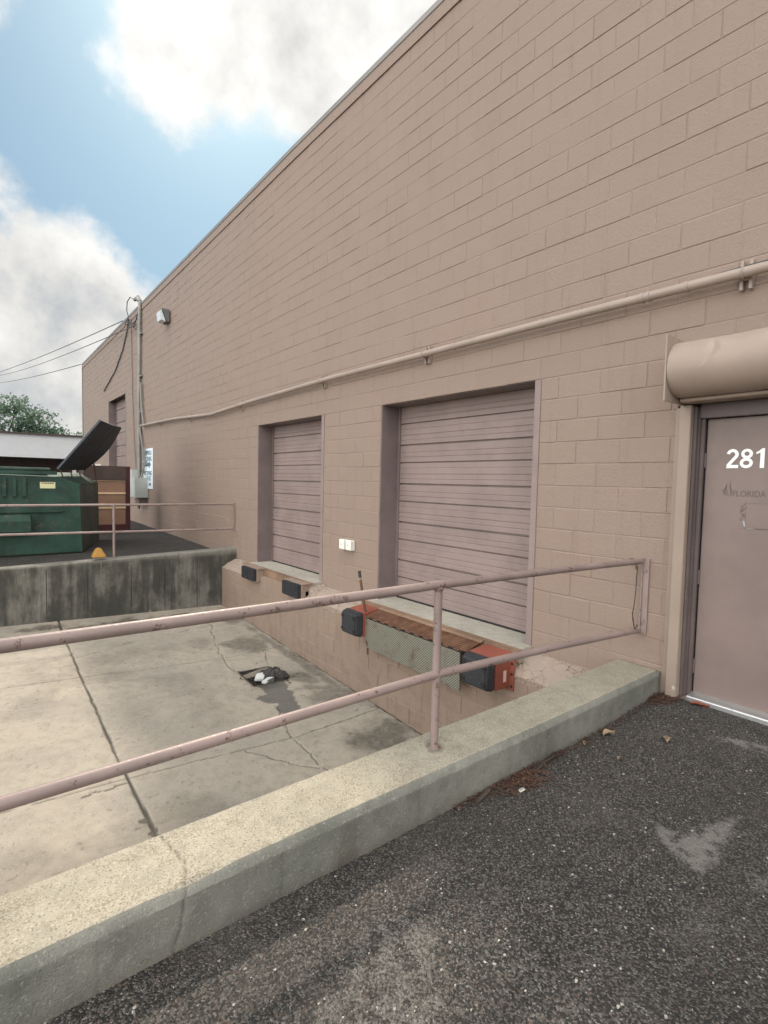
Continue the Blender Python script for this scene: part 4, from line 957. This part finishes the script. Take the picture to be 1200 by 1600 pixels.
# neighbouring low building
nb = empty('low_building', (-20, 48, 0), 'low neighbouring building with a deep white fascia beyond the dumpster', 'building')
b = MB()
b.hexa([(-60, 45.2, H + 1.2), (3.2, 44.8, H + 1.2), (3.2, 70, H + 1.2), (-60, 70, H + 1.2), (-60, 45.2, H + 2.55), (3.2, 44.8, H + 2.86), (3.2, 70, H + 2.86), (-60, 70, H + 2.55)]); b.build('fascia', M_fascia, nb)
b = MB(); b.hexa([(-60, 45.0, H + 2.55), (3.3, 44.6, H + 2.862), (3.3, 70, H + 2.862), (-60, 70, H + 2.55), (-60, 45.0, H + 2.66), (3.3, 44.6, H + 2.96), (3.3, 70, H + 2.96), (-60, 70, H + 2.66)]); b.build('roof_edge', M_brownd, nb)
b = MB(); b.box(-60, 3, 47.5, 69, 0, H + 1.195); b.build('wall', M_brownd, nb)
for x in range(-58, 3, 6):
    b = MB(); b.box(x - .12, x + .12, 45.4, 45.6, 0, H + 1.19); b.build('column', M_fascia, nb)

# ------------------------------------------------------------------ trees
def leafmat(name, a, bb):
    m_, k, bs = mat(name, a, .6, 0, .3); rn = k.attr('rnd')
    c_ = k.mix(k.step(rn, 0, 1), a, bb)
    k.put(bs.inputs['Base Color'], c_)
    tr = k.node('ShaderNodeBsdfTranslucent'); k.put(tr.inputs[0], c_)
    mx = k.node('ShaderNodeMixShader'); mx.inputs[0].default_value = .4
    k.l.new(bs.outputs[0], mx.inputs[1]); k.l.new(tr.outputs[0], mx.inputs[2]); k.l.new(mx.outputs[0], m_.node_tree.nodes['Material Output'].inputs[0]); return m_
M_leaf = leafmat('foliage', (.07, .125, .08), (.165, .235, .165)); M_bark = painted('bark', (.06, .048, .04), .9, amt=0, var=.3)  # leaf greens lightened to paint in the milky glare over distant trees
def tree(loc, lobes, nclump, nleaf, ls, label, seed, hgt, dead=None):
    t = empty('broadleaf_tree', loc, label, 'tree', 'trees behind the low building'); r_ = np.random.RandomState(seed); L = Vector(loc)
    tb = MB(); tb.tube([L, L + Vector((.1, 0, hgt * .3)), L + Vector((-.1, .1, hgt * .6))], [.35, .27, .16], 8)
    for (cx, cy, cz, rx, ry, rz) in lobes:
        p0 = L + Vector((0, 0, hgt * (.25 + .2 * r_.rand()))); p1 = L + Vector((cx, cy, cz)); mid = p0.lerp(p1, .5) + Vector((0, 0, -.2))
        tb.tube([p0, mid, p1, p1 + Vector((r_.randn() * .4, 0, rz * .7))], [.14, .10, .06, .02], 6)
    tb.build('trunk', M_bark, t, smooth=True)
    cen = []
    for (cx, cy, cz, rx, ry, rz) in lobes:
        n_ = int(nclump * rx * rz)
        d_ = r_.randn(n_, 3); d_ /= np.linalg.norm(d_, axis=1)[:, None]; d_ *= (r_.rand(n_, 1) ** .45)
        cen.append(d_ * (rx, ry, rz) + (cx, cy, cz))
    cen = np.vstack(cen); nC = len(cen)
    cs = .25 + .35 * r_.rand(nC); ctone = r_.rand(nC)
    idx = np.repeat(np.arange(nC), nleaf); n_ = len(idx)
    P = cen[idx] + r_.randn(n_, 3) * cs[idx][:, None] * (1, 1, .7)
    a_ = r_.randn(n_, 3); a_ /= np.linalg.norm(a_, axis=1)[:, None]; b_ = np.cross(a_, r_.randn(n_, 3)); b_ /= np.linalg.norm(b_, axis=1)[:, None]
    s_ = ls * (.6 + .8 * r_.rand(n_, 1)); a_ *= s_; b_ *= s_ * .6
    V_ = np.stack([P - a_, P - b_ * .9, P + a_, P + b_ * .9], 1).reshape(-1, 3)
    F_ = np.arange(n_ * 4).reshape(-1, 4)
    me = bpy.data.meshes.new('crown'); me.vertices.add(len(V_)); me.vertices.foreach_set('co', V_.ravel()); me.loops.add(F_.size); me.loops.foreach_set('vertex_index', F_.ravel())
    me.polygons.add(len(F_)); me.polygons.foreach_set('loop_start', np.arange(len(F_)) * 4); me.polygons.foreach_set('loop_total', np.full(len(F_), 4)); me.update(); me.validate()
    at = me.attributes.new('rnd', 'FLOAT', 'POINT'); at.data.foreach_set('value', np.repeat(np.clip(ctone[idx] * .7 + r_.rand(n_) * .3, 0, 1), 4).astype(np.float32))
    me.materials.append(M_leaf); o = bpy.data.objects.new('crown', me); COL.objects.link(o); o.parent = t; return t
tree((-1.6, 75, 0), [(-1.8, 0, 7.2, 2.6, 2.2, 2.4), (1.7, 0, 8.4, 2.5, 2.2, 2.2), (4.0, 0, 7.3, 2.0, 2.0, 2.2), (-3.8, 0, 8.2, 2.0, 2.0, 1.7), (.5, 0, 5.6, 5.0, 2.2, 2.0), (5.6, 0, 6.3, 1.2, 1.5, 1.7)], 9, 34, .17, 'large rounded green tree rising behind the white fascia', 4, 8)
tree((6.4, 75, 0), [(0, 0, 5.9, 1.5, 1.5, 1.0), (-1.5, 0, 5.5, 1.1, 1.2, .8), (1.0, 0, 6.7, 1.0, 1.2, 1.0)], 9, 30, .16, 'small pale tree between the large tree and the far warehouse corner', 8, 5)
tree((-9.5, 76, 0), [(0, 0, 6.2, 3.4, 2.2, 2.4), (-3, 0, 5.6, 2.6, 2.2, 2.0), (2.6, 0, 5.5, 2.6, 2, 1.9)], 8, 30, .17, 'green tree at the far left edge behind the white fascia', 12, 8)

# ------------------------------------------------------------------ litter
def zp(x, y): return float(zpit0(np.array(x), np.array(y)))
dz = zp(-1.15, 6.55) - .11
b = MB(); V = []; F = []
rr = np.random.RandomState(2)
def crumple(cx, cy, cz, rx, ry, rz, n, seed, rot=0):
    rs = np.random.RandomState(seed); V_ = []; F_ = []
    for i in range(n + 1):
        th = math.pi * i / n
        for j in range(n * 2):
            ph = math.pi * j / n; k = 1 + (rs.rand() - .5) * .38
            x, y = rx * k * math.sin(th) * math.cos(ph), ry * k * math.sin(th) * math.sin(ph)
            V_.append((cx + x * math.cos(rot) - y * math.sin(rot), cy + x * math.sin(rot) + y * math.cos(rot), cz + rz * k * math.cos(th)))
    m2 = n * 2
    for i in range(n):
        for j in range(m2): F_.append((i * m2 + j, i * m2 + (j + 1) % m2, (i + 1) * m2 + (j + 1) % m2, (i + 1) * m2 + j))
    return V_, F_
dg = MB()
for i in range(4):
    a, c_ = Vector((*DR[i], 0)), Vector((*DR[(i + 1) % 4], 0)); n_ = (c_ - a).normalized().cross(Vector((0, 0, 1))) * .025
    z0_ = zp(a.x, a.y); z1_ = zp(c_.x, c_.y)
    dg.hexa([(a.x - n_.x * .2, a.y - n_.y * .2, z0_ - .11), (c_.x - n_.x * .2, c_.y - n_.y * .2, z1_ - .11), (c_.x - n_.x, c_.y - n_.y, z1_ - .11), (a.x - n_.x, a.y - n_.y, z0_ - .11),
             (a.x - n_.x * .2, a.y - n_.y * .2, z0_ + .004), (c_.x - n_.x * .2, c_.y - n_.y * .2, z1_ + .004), (c_.x - n_.x, c_.y - n_.y, z1_ + .004), (a.x - n_.x, a.y - n_.y, z0_ + .004)])
gr = empty('floor_drain', (-1.16, 6.57, dz), 'square sunken floor drain clogged with trash in the loading bay floor', 'drain')
dg.build('drain_frame', painted('drain_iron', (.05, .042, .036), .8, (.12, .08, .06), .5, 20, .3), gr)
b = MB()
for i in range(12): y = 6.34 + i * .04; b.box(-1.37, -.94, y, y + .014, dz + .02, dz + .035)
b.each('grate_bar', M_dark, gr)
b = MB(); b.add(*crumple(-1.0, 6.54, dz + .10, .15, .13, .10, 9, 5)); b.add(*crumple(-.93, 6.42, dz + .09, .09, .10, .08, 8, 6)); b.add(*crumple(-1.08, 6.66, dz + .08, .12, .10, .06, 8, 9))
tag(b.build('dark_rag', painted('dark_cloth', (.045, .042, .04), .9, (.14, .13, .12), .8, 20, .4), None, origin=(-1, 6.55, dz)), 'crumpled dark grey rag lying in the clogged floor drain', 'rag')
M_paper = painted('dirty_paper', (.48, .48, .46), .8, (.2, .18, .15), .4, 18, .12)
b = MB(); rs = np.random.RandomState(31)
for _ in range(170):
    x = -1.15 + rs.randn() * .16; y = 6.56 + rs.randn() * .17; ins_ = bool(inpoly(np.array([x]), np.array([y]), DR)[0]); z = zp(x, y) + (-.095 + rs.rand() * .03 if ins_ else .004)
    a = rs.rand() * 6.28; w_ = .006 + rs.rand() * .016; c_, s_ = math.cos(a), math.sin(a)
    b.add([(x, y, z), (x + w_ * c_ * 1.8, y + w_ * s_ * 1.8, z + .008 * rs.rand()), (x + w_ * (1.8 * c_ - s_), y + w_ * (1.8 * s_ + c_), z + .01 * rs.rand()), (x - w_ * s_, y + w_ * c_, z + .004)], [(0, 1, 2, 3)])
tag(b.build('drain_silt', painted('wet_leaf_bits', (.06, .042, .03), .7, (.15, .11, .08), .9, 40, .5), None), 'wet leaf bits and silt caught in and around the clogged floor drain', 'silt', kind='stuff')
def carton(cx, cy, cz, rot, lab, s=1.0, band=False):
    c_, s_ = math.cos(rot), math.sin(rot); b_ = MB()
    def P(x, y, z): return (cx + (x * c_ - y * s_) * s, cy + (x * s_ + y * c_) * s, cz + z * s)
    b_.hexa([P(-.07, -.05, 0), P(.07, -.045, 0), P(.075, .05, .0), P(-.07, .055, 0), P(-.085, -.075, .055), P(.075, -.05, .075), P(.055, .06, .05), P(-.06, .045, .035)])
    o = b_.build('paper_carton', M_paper, None, bevel=.01)
    if band:
        k = MB(); k.add([P(-.055, -.0575, .015), P(.045, -.053, .015), P(.04, -.062, .075), P(-.062, -.064, .07)], [(0, 1, 2, 3)]); k.build('printed_label', mat('grey_print', (.2, .2, .2), .6)[0], o)
    return tag(o, lab, 'litter')
carton(-1.17, 6.40, dz + .07, .3, 'crumpled white cup with a grey printed label in the floor drain', 1.05, True)
carton(-1.19, 6.60, dz + .06, .9, 'plain crumpled white paper scrap in the floor drain behind the printed cup', 1.15)
b = MB()
for (x, y, s_) in ((-.93, 5.32, .02), (-1.0, 5.22, .017), (-1.62, 5.2, .012), (-.62, 5.1, .02)):
    b.add(*crumple(x, y, zp(x, y) + .01, s_, s_, s_ * .8, 5, int(abs(x) * 100)))
tag(b.build('loose_stones', M_sill, None), kind='stuff')
for o_ in (bpy.data.objects['loose_stones'],): o_['label'] = 'few small pale stones scattered on the loading bay floor'; o_['category'] = 'stones'
# leaf litter and pine needles along the curb
M_lit = painted('dry_leaf_brown', (.075, .038, .026), .8, (.18, .12, .075), .9, 40, .5); M_lit2 = painted('pale_leaf', (.27, .20, .13), .8, (.25, .15, .09), .5, 30, .3)
def needles(cx, cy, rx, ry, n, seed, mb, ln=.05):
    rs = np.random.RandomState(seed)
    for _ in range(n):
        x = cx + rs.randn() * rx; y = min(cy + rs.randn() * ry, 1.79); a = rs.rand() * 6.28; l_ = ln * (.4 + rs.rand()); z = float(zasph(np.array([x]), np.array([y]))[0]) + .003 + rs.rand() * .018
        if rs.rand() < .6: mb.tube([(x, y, z), (x + l_ * .5 * math.cos(a), y + l_ * .5 * math.sin(a), z + .004), (x + l_ * math.cos(a + .3), y + l_ * math.sin(a + .3), z)], .0011, 4)
        else:
            w_ = .004 + rs.rand() * .008; c_, s_ = math.cos(a), math.sin(a)
            mb.add([(x, y, z), (x + w_ * c_ * 2, y + w_ * s_ * 2, z + .006 * rs.rand()), (x + w_ * (2 * c_ - s_), y + w_ * (2 * s_ + c_), z + .008 * rs.rand()), (x - w_ * s_, y + w_ * c_, z + .003)], [(0, 1, 2, 3)])
b = MB(); needles(-1.88, 1.73, .10, .045, 430, 1, b); needles(-2.15, 1.78, .12, .02, 120, 2, b); needles(-1.45, 1.77, .25, .02, 120, 5, b, .04); needles(-.15, 1.74, .07, .045, 330, 3, b, .03); needles(-.05, 1.66, .05, .03, 110, 4, b, .03); needles(-.7, 1.77, .3, .02, 120, 6, b, .03)
o = b.build('leaf_litter', M_lit); tag(o, 'reddish brown pine needles and leaf bits gathered along the curb wall foot', 'leaf litter', kind='stuff')
b = MB(); rs = np.random.RandomState(12)
for _ in range(260):
    x = -4.6 + rs.rand() * 4.4; y = -.1 + rs.rand() * 1.85; s_ = .0022 + .0035 * rs.rand() ** 2; z = float(zasph(np.array([x]), np.array([y]))[0]) + s_ * .5
    b.add(*crumple(x, y, z, s_ * 1.3, s_, s_ * .8, 3, int(_)))
o = b.build('loose_gravel', M_sill); tag(o, 'tiny pale pebbles scattered over the dark asphalt', 'gravel', kind='stuff')
def leaf(x, y, l_, w_, a, mt, lab, curl=.02, name='fallen_leaf'):
    b_ = MB(); V_ = []; F_ = []; n = 8; c_, s_ = math.cos(a), math.sin(a); z0_ = float(zasph(np.array([x]), np.array([y]))[0]) + .004
    for i in range(n + 1):
        t = i / n; hw = w_ * math.sin(math.pi * min(.97, max(.03, t)) ** .8) * (1 + .15 * math.sin(t * 17)); 
        for k in (-1, -.5, 0, .5, 1):
            u, v = (t - .5) * l_, k * hw; V_.append((x + u * c_ - v * s_, y + u * s_ + v * c_, z0_ + curl * (k * k) * (.4 + .6 * t) + curl * .4 * math.sin(t * 5)))
    for i in range(n):
        for k in range(4): q_ = i * 5 + k; F_.append((q_, q_ + 1, q_ + 6, q_ + 5))
    b_.add(V_, F_); return tag(b_.build(name, mt, None, smooth=True), lab, 'leaf')
leaf(-.035, 1.50, .13, .026, -1.1, painted('red_leaf', (.22, .06, .03), .7, (.1, .03, .02), .6, 30, .3), 'large reddish brown leaf at the foot of the entrance door')
leaf(-.73, 1.44, .07, .024, .5, M_lit2, 'pale curled leaf alone on the asphalt before the entrance door', .03)
leaf(-.95, 1.72, .10, .026, -.3, M_lit2, 'long pale dry leaf lying against the curb wall near the corner', .03)
leaf(-1.20, 1.75, .06, .014, .4, M_lit2, 'narrow pale leaf by the curb wall, second from the corner', .02)
leaf(-1.20, 1.52, .045, .012, .1, M_lit2, 'small pale leaf scrap in the open asphalt off the curb wall', .015)
b = MB(); b.tube([(-1.75, 1.735, .012), (-1.62, 1.765, .016), (-1.45, 1.765, .014)], [.006, .008, .004], 6); tag(b.build('fallen_twig', M_bark, None), 'dark thin twig lying along the curb wall foot', 'twig')
b = MB(); b.box(-1.99, -1.95, 1.665, 1.685, .006, .012); tag(b.build('paper_scrap', M_white, None), 'tiny white paper scrap beside the pine needle pile', 'litter')
b = MB(); b.tube([(-2.26, 1.745, .01), (-2.12, 1.775, .014)], .012, 6); tag(b.build('bark_chip', M_bark, None), 'grey brown bark chip lying left of the pine needle pile', 'bark')

S.cycles.use_denoising = True
S.cycles.max_bounces = 6; S.cycles.diffuse_bounces = 3
